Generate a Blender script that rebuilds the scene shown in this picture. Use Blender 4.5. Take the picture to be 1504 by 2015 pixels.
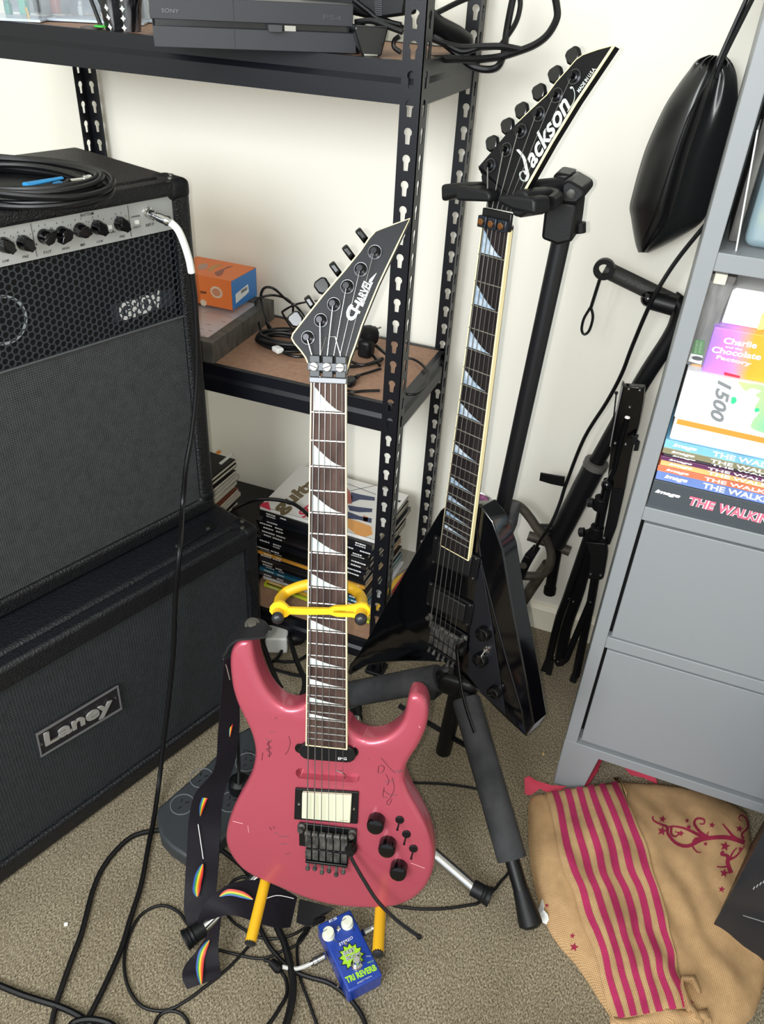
import bpy, bmesh, math, random
from mathutils import Vector as V, Matrix
from mathutils.geometry import tessellate_polygon
random.seed(7)
for _o in list(bpy.data.objects): bpy.data.objects.remove(_o)
C = bpy.context.scene.collection
# ---------------------------------------------------------------- camera
H = 1.385; FP = 1577.4; PX, PY = 752.0, 1007.5          # phone height (m), focal length (px), image centre
YAW, PITCH, ROLL = -0.3405993, 0.6057465, -0.0619764
cy, sy, cp, sp = math.cos(YAW), math.sin(YAW), math.cos(PITCH), math.sin(PITCH)
F0 = V((sy*cp, cy*cp, -sp)); R0 = V((cy, -sy, 0)); D0 = F0.cross(R0)
CR = R0*math.cos(ROLL) + D0*math.sin(ROLL); CD = -R0*math.sin(ROLL) + D0*math.cos(ROLL)
CAM = V((0, 0, H))
cam = bpy.data.cameras.new('camera'); camo = bpy.data.objects.new('camera', cam); C.objects.link(camo)
cam.sensor_fit = 'VERTICAL'; cam.sensor_height = 36; cam.lens = FP/2015*36; cam.clip_start = .02
camo.matrix_world = Matrix(((CR.x, -CD.x, -F0.x, 0), (CR.y, -CD.y, -F0.y, 0), (CR.z, -CD.z, -F0.z, H), (0, 0, 0, 1)))
bpy.context.scene.camera = camo
# ---------------------------------------------------------------- light
w = bpy.data.worlds.new('world'); bpy.context.scene.world = w; w.use_nodes = True
w.node_tree.nodes['Background'].inputs[0].default_value = (.86, .94, 1, 1); w.node_tree.nodes['Background'].inputs[1].default_value = .56
def area(name, loc, look, sx, sy_, e, col):
    l = bpy.data.lights.new(name, 'AREA'); l.shape = 'RECTANGLE'; l.size = sx; l.size_y = sy_; l.energy = e; l.color = col
    o = bpy.data.objects.new(name, l); C.objects.link(o); o.location = loc
    o.rotation_euler = (V(look)-V(loc)).to_track_quat('-Z', 'Y').to_euler(); return o
area('window_daylight', (-.75, -1.7, 2.0), (-.5, 1.5, .9), 1.5, 1.1, 56, (.93, .97, 1))
fl = bpy.data.lights.new('phone_flash', 'SPOT'); fl.energy = 19; fl.spot_size = 1.9; fl.spot_blend = 1; fl.shadow_soft_size = .004; fl.color = (1, .97, .92)
flo = bpy.data.objects.new('phone_flash', fl); C.objects.link(flo); flo.location = CAM - CR*.017; flo.rotation_euler = camo.matrix_world.to_euler()
vs = bpy.context.scene.view_settings
vs.view_transform = 'Standard'; vs.look = 'None'; vs.gamma = 1; vs.use_curve_mapping = False; vs.exposure = .68
# ---------------------------------------------------------------- helpers
def ray(x, y): return CR*((x-PX)/FP) + CD*((y-PY)/FP) + F0
class Fr:                                               # a plane in the room with its own axes
    def __init__(s, o, x=(1,0,0), y=(0,1,0), z=None):
        s.o = V(o); s.x = V(x).normalized(); s.y = V(y).normalized()
        s.z = V(z).normalized() if z else s.x.cross(s.y).normalized()
    def at(s, u, v, w=0): return s.o + s.x*u + s.y*v + s.z*w
    def px(s, x, y, w=0):                               # the point of the plane (raised by w) seen at photo pixel x, y
        d = ray(x, y); o = s.o + s.z*w; return CAM + d*((o-CAM).dot(s.z)/d.dot(s.z))
    def uv(s, x, y, w=0):
        p = s.px(x, y, w) - s.o; return (p.dot(s.x), p.dot(s.y))
    def sh(s, w): return Fr(s.at(0, 0, w), s.x, s.y, s.z)
def K(ox, oy, sc, pts): return [(ox+a/sc, oy+b/sc) for a, b in pts]
FL = Fr((0,0,0))
def YP(y): return Fr((0,y,0), (1,0,0), (0,0,1), (0,-1,0))
def cr(pts, n=6, closed=False):                         # smooth curve through points
    P = [V(p) for p in pts]; N = len(P); out = []
    if N < 3: return P
    for i in range(N if closed else N-1):
        if closed: a, b, c, d = P[(i-1) % N], P[i], P[(i+1) % N], P[(i+2) % N]
        else: a, b, c, d = P[max(i-1,0)], P[i], P[i+1], P[min(i+2,N-1)]
        for k in range(n):
            t = k/n
            out.append(.5*((2*b) + (c-a)*t + (2*a-5*b+4*c-d)*t*t + (3*b-a-3*c+d)*t**3))
    if not closed: out.append(P[-1])
    return out
class MB:
    def __init__(s): s.v = []; s.f = []; s.m = []; s.cm = 0
    def add(s, vs_, fs):
        b = len(s.v); s.v += [V(p) for p in vs_]; s.f += [tuple(i+b for i in f) for f in fs]; s.m += [s.cm]*len(fs); return s
    def box(s, c, d, R=None):
        c = V(c); vs_ = []
        for i in range(8):
            q = V((d[0]*(.5 if i & 1 else -.5), d[1]*(.5 if i & 2 else -.5), d[2]*(.5 if i & 4 else -.5)))
            vs_.append(c + (R @ q if R else q))
        return s.add(vs_, [(0,2,3,1),(4,5,7,6),(0,1,5,4),(2,6,7,3),(0,4,6,2),(1,3,7,5)])
    def fb(s, F, u0, u1, v0, v1, w0, w1):
        vs_ = [F.at((u0,u1)[i & 1], (v0,v1)[i >> 1 & 1], (w0,w1)[i >> 2]) for i in range(8)]
        return s.add(vs_, [(0,2,3,1),(4,5,7,6),(0,1,5,4),(2,6,7,3),(0,4,6,2),(1,3,7,5)])
    def hexa(s, a, b): n = len(a); return s.add(list(a)+list(b), [tuple(range(n))[::-1], tuple(range(n,2*n))] + [(i,(i+1)%n,n+(i+1)%n,n+i) for i in range(n)])
    def prism(s, F, poly, w0, w1):
        return s.hexa([F.at(p[0],p[1],w0) for p in poly], [F.at(p[0],p[1],w1) for p in poly])
    def holed(s, F, poly, holes, w0, w1):               # a flat plate with through holes
        loops = [poly]+holes
        T = tessellate_polygon([[V((p[0],p[1],0)) for p in L] for L in loops]); flat = [p for L in loops for p in L]; n = len(flat)
        vs_ = [F.at(p[0],p[1],w0) for p in flat]+[F.at(p[0],p[1],w1) for p in flat]
        fs = [tuple(t) for t in T]+[tuple(i+n for i in t[::-1]) for t in T]; b = 0
        for L in loops:
            k = len(L); fs += [(b+i, b+(i+1) % k, n+b+(i+1) % k, n+b+i) for i in range(k)]; b += k
        return s.add(vs_, fs)
    def tube(s, pts, r, n=8, closed=False, flat=1):
        P = [V(p) for p in pts]; N = len(P); rs = r if isinstance(r, (list,tuple)) else [r]*N
        T = []
        for i in range(N):
            a = P[(i-1) % N] if closed or i else P[0]; b = P[(i+1) % N] if closed or i < N-1 else P[-1]
            t = (b-a); T.append(t.normalized() if t.length > 1e-9 else V((0,0,1)))
        u = T[0].cross(V((0,0,1)));  u = u.normalized() if u.length > .1 else T[0].cross(V((1,0,0))).normalized()
        vs_ = []
        for i in range(N):
            u = (u - T[i]*u.dot(T[i])).normalized(); q = T[i].cross(u)
            for k in range(n):
                a = 2*math.pi*k/n; vs_.append(P[i] + (u*math.cos(a) + q*math.sin(a)*flat)*rs[i])
        fs = [(i*n+k, i*n+(k+1) % n, ((i+1) % N)*n+(k+1) % n, ((i+1) % N)*n+k) for i in range(N if closed else N-1) for k in range(n)]
        if not closed: fs += [tuple(range(n))[::-1], tuple(range((N-1)*n, N*n))]
        return s.add(vs_, fs)
    def cyl(s, a, b, r, n=16, r2=None): return s.tube([a,b], [r, r if r2 is None else r2], n)
    def lathe(s, o, ax, prof, n=20):                    # prof: (radius, height along ax)
        ax = V(ax).normalized(); u = ax.orthogonal().normalized(); q = ax.cross(u); o = V(o); vs_ = []
        for r, h in prof:
            for k in range(n): a = 2*math.pi*k/n; vs_.append(o + ax*h + (u*math.cos(a)+q*math.sin(a))*r)
        m_ = len(prof)
        return s.add(vs_, [(i*n+k, i*n+(k+1) % n, (i+1)*n+(k+1) % n, (i+1)*n+k) for i in range(m_-1) for k in range(n)] + [tuple(range(n))[::-1], tuple(range((m_-1)*n, m_*n))])
    def ball(s, c, r, n=12, sq=(1,1,1)):
        c = V(c); vs_ = []; k2 = n//2
        for i in range(1, k2):
            for j in range(n):
                a = math.pi*i/k2; b = 2*math.pi*j/n; vs_.append(c + V((math.sin(a)*math.cos(b)*sq[0], math.sin(a)*math.sin(b)*sq[1], math.cos(a)*sq[2]))*r)
        N = len(vs_); vs_ += [c+V((0,0,r*sq[2])), c-V((0,0,r*sq[2]))]
        fs = [(i*n+j, i*n+(j+1) % n, (i+1)*n+(j+1) % n, (i+1)*n+j) for i in range(k2-2) for j in range(n)]
        fs += [(j, N, (j+1) % n) for j in range(n)] + [((k2-2)*n+j, (k2-2)*n+(j+1) % n, N+1) for j in range(n)]
        return s.add(vs_, fs)
    def grid(s, rows, closed=False):
        n = len(rows[0]); vs_ = [p for r in rows for p in r]
        return s.add(vs_, [(i*n+j, i*n+(j+1) % n, (i+1)*n+(j+1) % n, (i+1)*n+j) for i in range(len(rows)-1) for j in range(n if closed else n-1)])
    def slab(s, rows, th, nrm=None):                    # a sheet with thickness: rows of points, offset along nrm
        n = len(rows[0]); m_ = len(rows); top = rows; bot = []
        for i, r in enumerate(rows):
            rr = []
            for j, p in enumerate(r):
                if nrm: q = V(nrm)
                else:
                    a = V(rows[min(i+1,m_-1)][j])-V(rows[max(i-1,0)][j]); b = V(r[min(j+1,n-1)])-V(r[max(j-1,0)]); q = a.cross(b); q = q.normalized() if q.length > 1e-12 else V((0,0,1))
                rr.append(V(p)-q*th)
            bot.append(rr)
        s.grid(top); s.grid([r[::-1] for r in bot])
        e = [V(p) for p in top[0]]+[V(top[i][-1]) for i in range(1,m_)]+[V(p) for p in top[-1][-2::-1]]+[V(top[i][0]) for i in range(m_-2,0,-1)]
        g = [V(p) for p in bot[0]]+[V(bot[i][-1]) for i in range(1,m_)]+[V(p) for p in bot[-1][-2::-1]]+[V(bot[i][0]) for i in range(m_-2,0,-1)]
        k = len(e); return s.add(e+g, [(i,(i+1) % k,k+(i+1) % k,k+i) for i in range(k)])
    def build(s, name, mats, parent=None, bev=0, seg=2, smooth=True, kind=None, label=None, ang=35):
        if not isinstance(mats, (list,tuple)): mats = [mats]
        if parent is None:
            base = V((sum(p.x for p in s.v)/len(s.v), sum(p.y for p in s.v)/len(s.v), min(p.z for p in s.v)))
        else: base = org(parent)
        me = bpy.data.meshes.new(name); me.from_pydata([p-base for p in s.v], [], s.f)
        for m_ in mats: me.materials.append(m_)
        if len(mats) > 1: me.polygons.foreach_set('material_index', s.m)
        bm = bmesh.new(); bm.from_mesh(me); bmesh.ops.remove_doubles(bm, verts=bm.verts, dist=1e-6); bmesh.ops.recalc_face_normals(bm, faces=bm.faces); bm.to_mesh(me); bm.free()
        if smooth:
            me.polygons.foreach_set('use_smooth', [True]*len(me.polygons)); me.set_sharp_from_angle(angle=math.radians(ang))
        o = bpy.data.objects.new(name, me); C.objects.link(o)
        if parent is None: o.location = base
        else: o.parent = parent
        if bev:
            b = o.modifiers.new('bevel', 'BEVEL'); b.width = bev; b.segments = seg; b.limit_method = 'ANGLE'; b.angle_limit = math.radians(40); b.use_clamp_overlap = True
        if kind: o['kind'] = kind
        if label: o['label'] = label
        return o
def org(o):
    p = V(o.location)
    while o.parent: o = o.parent; p = p + V(o.location)
    return p
def thing(name, loc, label, cat, group=None):
    o = bpy.data.objects.new(name, None); C.objects.link(o); o.location = loc; o.empty_display_size = .05
    return tag(o, label, cat, group)
def tag(o, label, cat, group=None):
    o['label'] = label; o['category'] = cat
    if group: o['group'] = group
    return o
def struct(o): o['kind'] = 'structure'; return o
# ---------------------------------------------------------------- materials
def lin(c): return tuple(((x/255)/12.92 if x/255 <= .04045 else ((x/255+.055)/1.055)**2.4) for x in c)+(1,)
MC = {}
def mat(name, col, rough=.5, metal=0, bump=0, bs=400, col2=None, cs=30, spec=.5, coat=0, alpha=1, stretch=None, detail=4, cont=(.35,.65), trans=0):
    if name in MC: return MC[name]
    m = bpy.data.materials.new(name); m.use_nodes = True; N = m.node_tree.nodes; L = m.node_tree.links; b = N['Principled BSDF']
    b.inputs['Base Color'].default_value = lin(col); b.inputs['Roughness'].default_value = rough; b.inputs['Metallic'].default_value = metal
    b.inputs['Specular IOR Level'].default_value = spec; b.inputs['Coat Weight'].default_value = coat; b.inputs['Coat Roughness'].default_value = .06
    b.inputs['Alpha'].default_value = alpha; b.inputs['Transmission Weight'].default_value = trans
    if bump or col2:
        tc = N.new('ShaderNodeTexCoord'); mp = N.new('ShaderNodeMapping'); L.new(tc.outputs['Object'], mp.inputs[0])
        if stretch: mp.inputs['Scale'].default_value = stretch
    if bump:
        t = N.new('ShaderNodeTexNoise'); t.inputs['Scale'].default_value = bs; t.inputs['Detail'].default_value = 3; L.new(mp.outputs[0], t.inputs['Vector'])
        u = N.new('ShaderNodeBump'); u.inputs['Strength'].default_value = bump; u.inputs['Distance'].default_value = .002; L.new(t.outputs[0], u.inputs['Height']); L.new(u.outputs[0], b.inputs['Normal'])
    if col2:
        t = N.new('ShaderNodeTexNoise'); t.inputs['Scale'].default_value = cs; t.inputs['Detail'].default_value = detail; L.new(mp.outputs[0], t.inputs['Vector'])
        r = N.new('ShaderNodeValToRGB'); r.color_ramp.elements[0].color = lin(col); r.color_ramp.elements[1].color = lin(col2)
        r.color_ramp.elements[0].position, r.color_ramp.elements[1].position = cont
        L.new(t.outputs[0], r.inputs[0]); L.new(r.outputs[0], b.inputs['Base Color'])
    MC[name] = m; return m
def weave(name, c1, c2, per, rough=.8, bump=.6, axes=((1,0,0),(0,1,0)), metal=0):   # crossed threads, period in metres
    m = mat(name, c1, rough, metal); N = m.node_tree.nodes; L = m.node_tree.links; b = N['Principled BSDF']
    tc = N.new('ShaderNodeTexCoord'); outs = []
    for ax in axes:
        d = N.new('ShaderNodeVectorMath'); d.operation = 'DOT_PRODUCT'; L.new(tc.outputs['Object'], d.inputs[0]); d.inputs[1].default_value = V(ax)*(2*math.pi/per)
        s_ = N.new('ShaderNodeMath'); s_.operation = 'SINE'; L.new(d.outputs['Value'], s_.inputs[0]); outs.append(s_)
    mu = N.new('ShaderNodeMath'); mu.operation = 'MULTIPLY'; L.new(outs[0].outputs[0], mu.inputs[0]); L.new(outs[1].outputs[0], mu.inputs[1])
    ma = N.new('ShaderNodeMath'); ma.operation = 'MULTIPLY_ADD'; L.new(mu.outputs[0], ma.inputs[0]); ma.inputs[1].default_value = .5; ma.inputs[2].default_value = .5
    nz = N.new('ShaderNodeTexNoise'); nz.inputs['Scale'].default_value = 60; L.new(tc.outputs['Object'], nz.inputs['Vector'])
    ad = N.new('ShaderNodeMath'); ad.operation = 'MULTIPLY_ADD'; L.new(nz.outputs[0], ad.inputs[0]); ad.inputs[1].default_value = .5; L.new(ma.outputs[0], ad.inputs[2])
    r = N.new('ShaderNodeValToRGB'); r.color_ramp.elements[0].color = lin(c1); r.color_ramp.elements[1].color = lin(c2); r.color_ramp.elements[0].position = .2; r.color_ramp.elements[1].position = 1
    L.new(ad.outputs[0], r.inputs[0]); L.new(r.outputs[0], b.inputs['Base Color'])
    u = N.new('ShaderNodeBump'); u.inputs['Strength'].default_value = bump; u.inputs['Distance'].default_value = .0006; L.new(ad.outputs[0], u.inputs['Height']); L.new(u.outputs[0], b.inputs['Normal'])
    return m
M_wall = mat('wall_paint', (239,236,224), .75, bump=.06, bs=260)
M_trim = mat('trim_paint', (240,234,214), .45)
M_ceil = mat('ceiling_paint', (235,235,230), .9)
M_blk = mat('black_plastic', (13,13,15), .42, spec=.3, bump=.05, bs=300)
M_blkg = mat('black_gloss', (6,6,8), .14, coat=.2, spec=.4)
M_rub = mat('black_rubber', (15,16,18), .5, spec=.3, bump=.1, bs=200)
M_cab = mat('cable_rubber', (12,12,14), .4, spec=.35)
M_steel = mat('black_steel', (15,16,23), .38, spec=.35, bump=.04, bs=200)
M_mdf = mat('brown_hardboard', (166,130,106), .7, col2=(152,118,96), cs=90, bump=.05)
M_chr = mat('chrome', (215,215,215), .16, metal=1)
M_sil = mat('satin_steel', (175,175,170), .35, metal=1)
M_brass = mat('dark_brass', (150,110,75), .35, metal=1)
M_white = mat('white_plastic', (236,238,236), .45)
M_paper = mat('page_paper', (226,220,203), .8, col2=(190,182,165), cs=500, stretch=(.05,.05,1))
M_wht = mat('white_print', (238,238,236), .5)
M_dk = mat('dark_print', (28,26,30), .5)
M_yel = mat('yellow_paint', (232,190,10), .42)
M_yel2 = mat('yellow_rubber', (212,166,20), .5)
M_foam = mat('grey_foam', (50,51,53), .85, spec=.2, bump=.12, bs=500, col2=(68,68,70), cs=18)
M_grey = mat('grey_lacquer', (139,143,146), .42)
M_tolex = mat('black_vinyl', (14,15,18), .4, spec=.5, bump=1, bs=330)
M_tolex2 = mat('black_vinyl_coarse', (15,17,22), .42, spec=.5, bump=1, bs=280)
# ---------------------------------------------------------------- lettering: fitted between two base points and a top point
FNT = {}
def letters(txt, P0, P1, PT, mt, parent, off=0, shear=0, ext=.0003, nrm=None, name='lettering', label=None, res=3):
    cu = bpy.data.curves.new('t', 'FONT'); cu.body = txt; cu.offset = off; cu.shear = shear; cu.extrude = .01; cu.resolution_u = res; cu.size = 1
    t = bpy.data.objects.new('t', cu); C.objects.link(t); me = bpy.data.meshes.new_from_object(t); bpy.data.objects.remove(t); bpy.data.curves.remove(cu)
    co = [v.co.copy() for v in me.vertices]
    x0 = min(c.x for c in co); x1 = max(c.x for c in co); y1 = max(c.y for c in co); y0 = min(c.y for c in co)
    if name.endswith('baseline') : y0 = 0
    P0, P1, PT = V(P0), V(P1), V(PT); up = PT-P0; n = V(nrm) if nrm else (P1-P0).cross(up).normalized()
    base = org(parent)
    for v, c in zip(me.vertices, co):
        v.co = P0 + (P1-P0)*((c.x-x0)/(x1-x0)) + up*((c.y-y0)/(y1-y0)) + n*(ext*(c.z/.01+1)/2*1 + ext*.2) - base
    me.materials.clear(); me.materials.append(mt); me.name = 'lettering'
    for p in me.polygons: p.material_index = 0
    o = bpy.data.objects.new('lettering', me); C.objects.link(o); o.parent = parent
    if label: o['label'] = label
    return o
def lpx(txt, F, p0, p1, pt, mt, parent, w=0, **k):      # lettering whose corners are read off the photo, on plane F
    return letters(txt, F.px(*p0, w), F.px(*p1, w), F.px(*pt, w), mt, parent, nrm=F.z, **k)
# ================================================================ the room
YW = 1.587
def carpet_mat():
    m = mat('carpet', (120,108,88), .95); N = m.node_tree.nodes; L = m.node_tree.links; b = N['Principled BSDF']; b.inputs['Specular IOR Level'].default_value = .1
    tc = N.new('ShaderNodeTexCoord')
    n1 = N.new('ShaderNodeTexNoise'); n1.inputs['Scale'].default_value = 400; n1.inputs['Detail'].default_value = 3; n1.inputs['Roughness'].default_value = .7
    n2 = N.new('ShaderNodeTexNoise'); n2.inputs['Scale'].default_value = 9; n2.inputs['Detail'].default_value = 3
    mp = N.new('ShaderNodeMapping'); mp.inputs['Scale'].default_value = (1,.6,1); mp.inputs['Rotation'].default_value = (0,0,.6); L.new(tc.outputs['Object'], mp.inputs[0]); L.new(mp.outputs[0], n1.inputs['Vector']); L.new(tc.outputs['Object'], n2.inputs['Vector'])
    r = N.new('ShaderNodeValToRGB'); e = r.color_ramp.elements; e[0].color = lin((84,75,60)); e[0].position = .34; e[1].color = lin((194,183,158)); e[1].position = .66
    k = e.new(.5); k.color = lin((142,131,110)); L.new(n1.outputs[0], r.inputs[0])
    mx = N.new('ShaderNodeMix'); mx.data_type = 'RGBA'; mx.blend_type = 'MULTIPLY'; mx.inputs[0].default_value = .35; L.new(r.outputs[0], mx.inputs[6]); L.new(n2.outputs[0], mx.inputs[7]); 
    g = N.new('ShaderNodeValToRGB'); g.color_ramp.elements[0].color = (.55,.52,.48,1); g.color_ramp.elements[0].position = .35; g.color_ramp.elements[1].position = .65; L.new(n2.outputs[0], g.inputs[0]); L.new(g.outputs[0], mx.inputs[7])
    L.new(mx.outputs[2], b.inputs['Base Color'])
    u = N.new('ShaderNodeBump'); u.inputs['Strength'].default_value = .9; u.inputs['Distance'].default_value = .004; L.new(n1.outputs[0], u.inputs['Height']); L.new(u.outputs[0], b.inputs['Normal'])
    return m
struct(MB().box((-.25,-.3,-.05),(4.3,3.8,.1)).build('floor', carpet_mat(), smooth=False))
struct(MB().box((-.25,YW+.05,1.25),(4.3,.1,2.5)).build('wall_back', M_wall, smooth=False))
struct(MB().box((-2.35,-.3,1.25),(.1,3.8,2.5)).build('wall_left', M_wall, smooth=False))
struct(MB().box((1.85,-.3,1.25),(.1,3.8,2.5)).build('wall_right', M_wall, smooth=False))
struct(MB().box((-.25,-.3,2.55),(4.3,3.8,.1)).build('ceiling', M_ceil, smooth=False))
zb = YP(YW-.012).px(1036,1184).z
struct(MB().prism(Fr((-2.3,YW,0),(0,-1,0),(0,0,1),(1,0,0)), [(0,0),(.013,0),(.013,zb-.012),(.006,zb),(0,zb)], 0, 4.1).build('baseboard_back', M_trim, smooth=False))
struct(MB().prism(Fr((-2.3,YW,0),(1,0,0),(0,0,1),(0,-1,0)), [(0,0),(.013,0),(.013,zb-.012),(.006,zb),(0,zb)], 0.02, 3).build('baseboard_left', M_trim, smooth=False))

# ================================================================ boltless steel shelving
XL, XR, YA, YB = -1.288, -.424, 1.255, 1.567
rack = thing('shelving_rack', ((XL+XR)/2,(YA+YB)/2,0), 'black steel boltless shelving unit with keyhole posts and brown boards against the wall', 'shelf')
def keyhole(cx, cz, up=1):
    pts = [(cx+.0066*math.cos(a), cz+.0066*math.sin(a)) for a in [math.radians(-50+i*280/9) for i in range(10)]]
    return pts + [(cx-.0036,cz-.017),(cx+.0036,cz-.017)]
def post(x, y, sx, sy_):
    mb = MB(); W = .033; t = .0016; P = .0381; n = 49
    for F in (Fr((x,y,0),(sx,0,0),(0,0,1),(0,sy_,0)), Fr((x,y,0),(0,sy_,0),(0,0,1),(sx,0,0))):
        for i in range(n): mb.holed(F, [(0,i*P),(W,i*P),(W,(i+1)*P),(0,(i+1)*P)], [keyhole(W*.52,(i+.62)*P)], 0, t)
    p = mb.build('post', M_steel, rack, smooth=False)
    MB().box((x+sx*.016,y+sy_*.016,.005),(.044,.044,.01)).build('post_foot', M_rub, rack, bev=.003)
for x, sx in ((XL,1),(XR,-1)):
    post(x, YA, sx, 1); post(x, YB, sx, -1)
LV = [(.037,.085),(.644,.70),(1.203,1.26)]
for zb0, zt in LV:
    h = zt-zb0; pr = [(0,0),(.006,0),(.006,h),(.001,h),(.001,h*.66),(-.006+.006,h*.6),(-.003,h*.5),(-.003,.004)]
    prof = [(0,.0),(.014,0),(.014,.002),(.003,.002),(.003,h*.45),(.009,h*.58),(.009,h*.82),(.016,h*.86),(.016,h),(.005,h),(.005,h*.62),(0,h*.48)]
    MB().prism(Fr((XL+.003,YA+.002,zb0),(0,1,0),(0,0,1),(1,0,0)), prof, 0, XR-XL-.006).build('beam', M_steel, rack, smooth=False)
    MB().prism(Fr((XL+.003,YB-.002,zb0),(0,-1,0),(0,0,1),(1,0,0)), prof, 0, XR-XL-.006).build('beam', M_steel, rack, smooth=False)
    MB().prism(Fr((XR-.002,YA+.003,zb0),(-1,0,0),(0,0,1),(0,1,0)), prof, 0, YB-YA-.006).build('side_beam', M_steel, rack, smooth=False)
    MB().prism(Fr((XL+.002,YA+.003,zb0),(1,0,0),(0,0,1),(0,1,0)), prof, 0, YB-YA-.006).build('side_beam', M_steel, rack, smooth=False)
    MB().box(((XL+XR)/2,(YA+YB)/2,zt-.006),(XR-XL-.024,YB-YA-.024,.010)).build('shelf_board', M_mdf, rack, smooth=False)
# posts are spliced with a wider sleeve half way up
for y, s in ((YA-.0022,1),):
    pass

# ================================================================ speaker cabinet and combo amplifier
DR = V((.322,.947,0)).normalized(); NR = V((.947,-.322,0)).normalized(); A0 = V((-.852,.509,0))
AF = Fr(A0, DR, (0,0,1), NR); AU = AF.sh(-.104)
lat = (DR+V((0,0,1)))*.7071; lat2 = (DR-V((0,0,1)))*.7071
M_cl1 = weave('ribbed_grille_cloth', (8,10,12), (44,50,53), .0062, .75, .9, (lat*.8, lat2*.8))
M_cl2 = weave('grille_cloth', (4,4,5), (64,66,68), .0052, .75, .8, (lat, lat2))
def cab(nm, F, u0, u1, z0, z1, dep, lab, cat, tm, brd, open_z):
    t = thing(nm, F.at((u0+u1)/2,z0,-dep/2), lab, cat)
    m = MB(); m.fb(F,u0,u1,z0,z1,-dep,-.03); m.build('shell', tm, t, bev=.012, seg=4)
    a, b = open_z
    MB().holed(F, [(u0,z0),(u1,z0),(u1,z1),(u0,z1)], [[(u0+brd,a),(u1-brd,a),(u1-brd,b),(u0+brd,b)]], -.031, 0).build('front_frame', tm, t, bev=.007, seg=3)
    return t
lc = cab('speaker_cabinet', AF, -.115, .633, .004, .46, .33, 'large black vinyl speaker cabinet with ribbed grille and metal nameplate, bottom of the amplifier stack', 'speaker cabinet', M_tolex2, .028, (.045,.415))
MB().fb(AF,-.09,.61,.04,.42,-.03,-.012).build('grille_cloth', M_cl1, lc, smooth=False)
bp = [AF.uv(*p, -.006) for p in ((80,1490),(240,1395),(232,1348),(70,1445))]
B0, B1, B2, B3 = [V(p) for p in bp]
MB().prism(AF, bp, -.012, -.006).build('nameplate', M_dk, lc, bev=.002)
pl = lc.children[-1]
def inner(q, k): c = sum(q, V((0,0)))/4; return [c+(p-c)*k if not isinstance(k,tuple) else c+V(((p-c).x*k[0],(p-c).y*k[1])) for p in q]
q4 = [B0,B1,B2,B3]; qi = inner(q4,(.965,.87))
MB().holed(AF, [tuple(p) for p in q4], [[tuple(p) for p in qi]], -.006, -.0045).build('nameplate_rim', mat('pewter',(130,130,132),.45,.4), lc, smooth=False)
lpx('Laney', AF, (89,1475), (221,1399), (84.5,1443), mat('pewter2',(172,170,166),.45,.4), lc, w=-.0055, off=.03, ext=.003)
MB().cyl(AF.at(*AF.uv(81,1464,-.006),-.006), AF.at(*AF.uv(81,1464,-.006),-.0035), .002, 8).cyl(AF.at(*AF.uv(227,1373,-.006),-.006), AF.at(*AF.uv(227,1373,-.006),-.0035), .002, 8).build('screw', M_sil, lc)
def corner(F, u, z, t, sz=.055, g=.002, su=1):
    m = MB(); m.fb(F, u-sz*.62 if su > 0 else u-g, u+g if su > 0 else u+sz, z-sz*.5, z+g, -sz, g); m.build('corner_protector', M_rub, t, bev=.011, seg=4)
    s_ = MB()
    for a, b in ((-.012,-.03),(-.026,-.014)): s_.lathe(F.at(u+a*su,z+g,b), (0,0,1), [(.0042,-.001),(.0042,.0012),(.002,.002)], 12)
    s_.build('screw', M_sil, t)
corner(AF,.633,.46,lc); corner(AF,.633,.049,lc)
m = MB(); hp = [FL.px(*p,.461) for p in K(0,1000,3.008,[(1005,190),(1225,80),(1280,115),(1060,245)])]
m.hexa(hp,[p+V((0,0,.003)) for p in hp]); m.build('handle_plate', M_rub, lc, bev=.001)
m = MB()
for p in K(0,1000,3.008,[(1050,225),(1232,120)]): m.lathe(FL.px(*p,.464),(0,0,1),[(.004,0),(.004,.0015),(.002,.002)],10)
m.build('screw', M_sil, lc)

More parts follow.
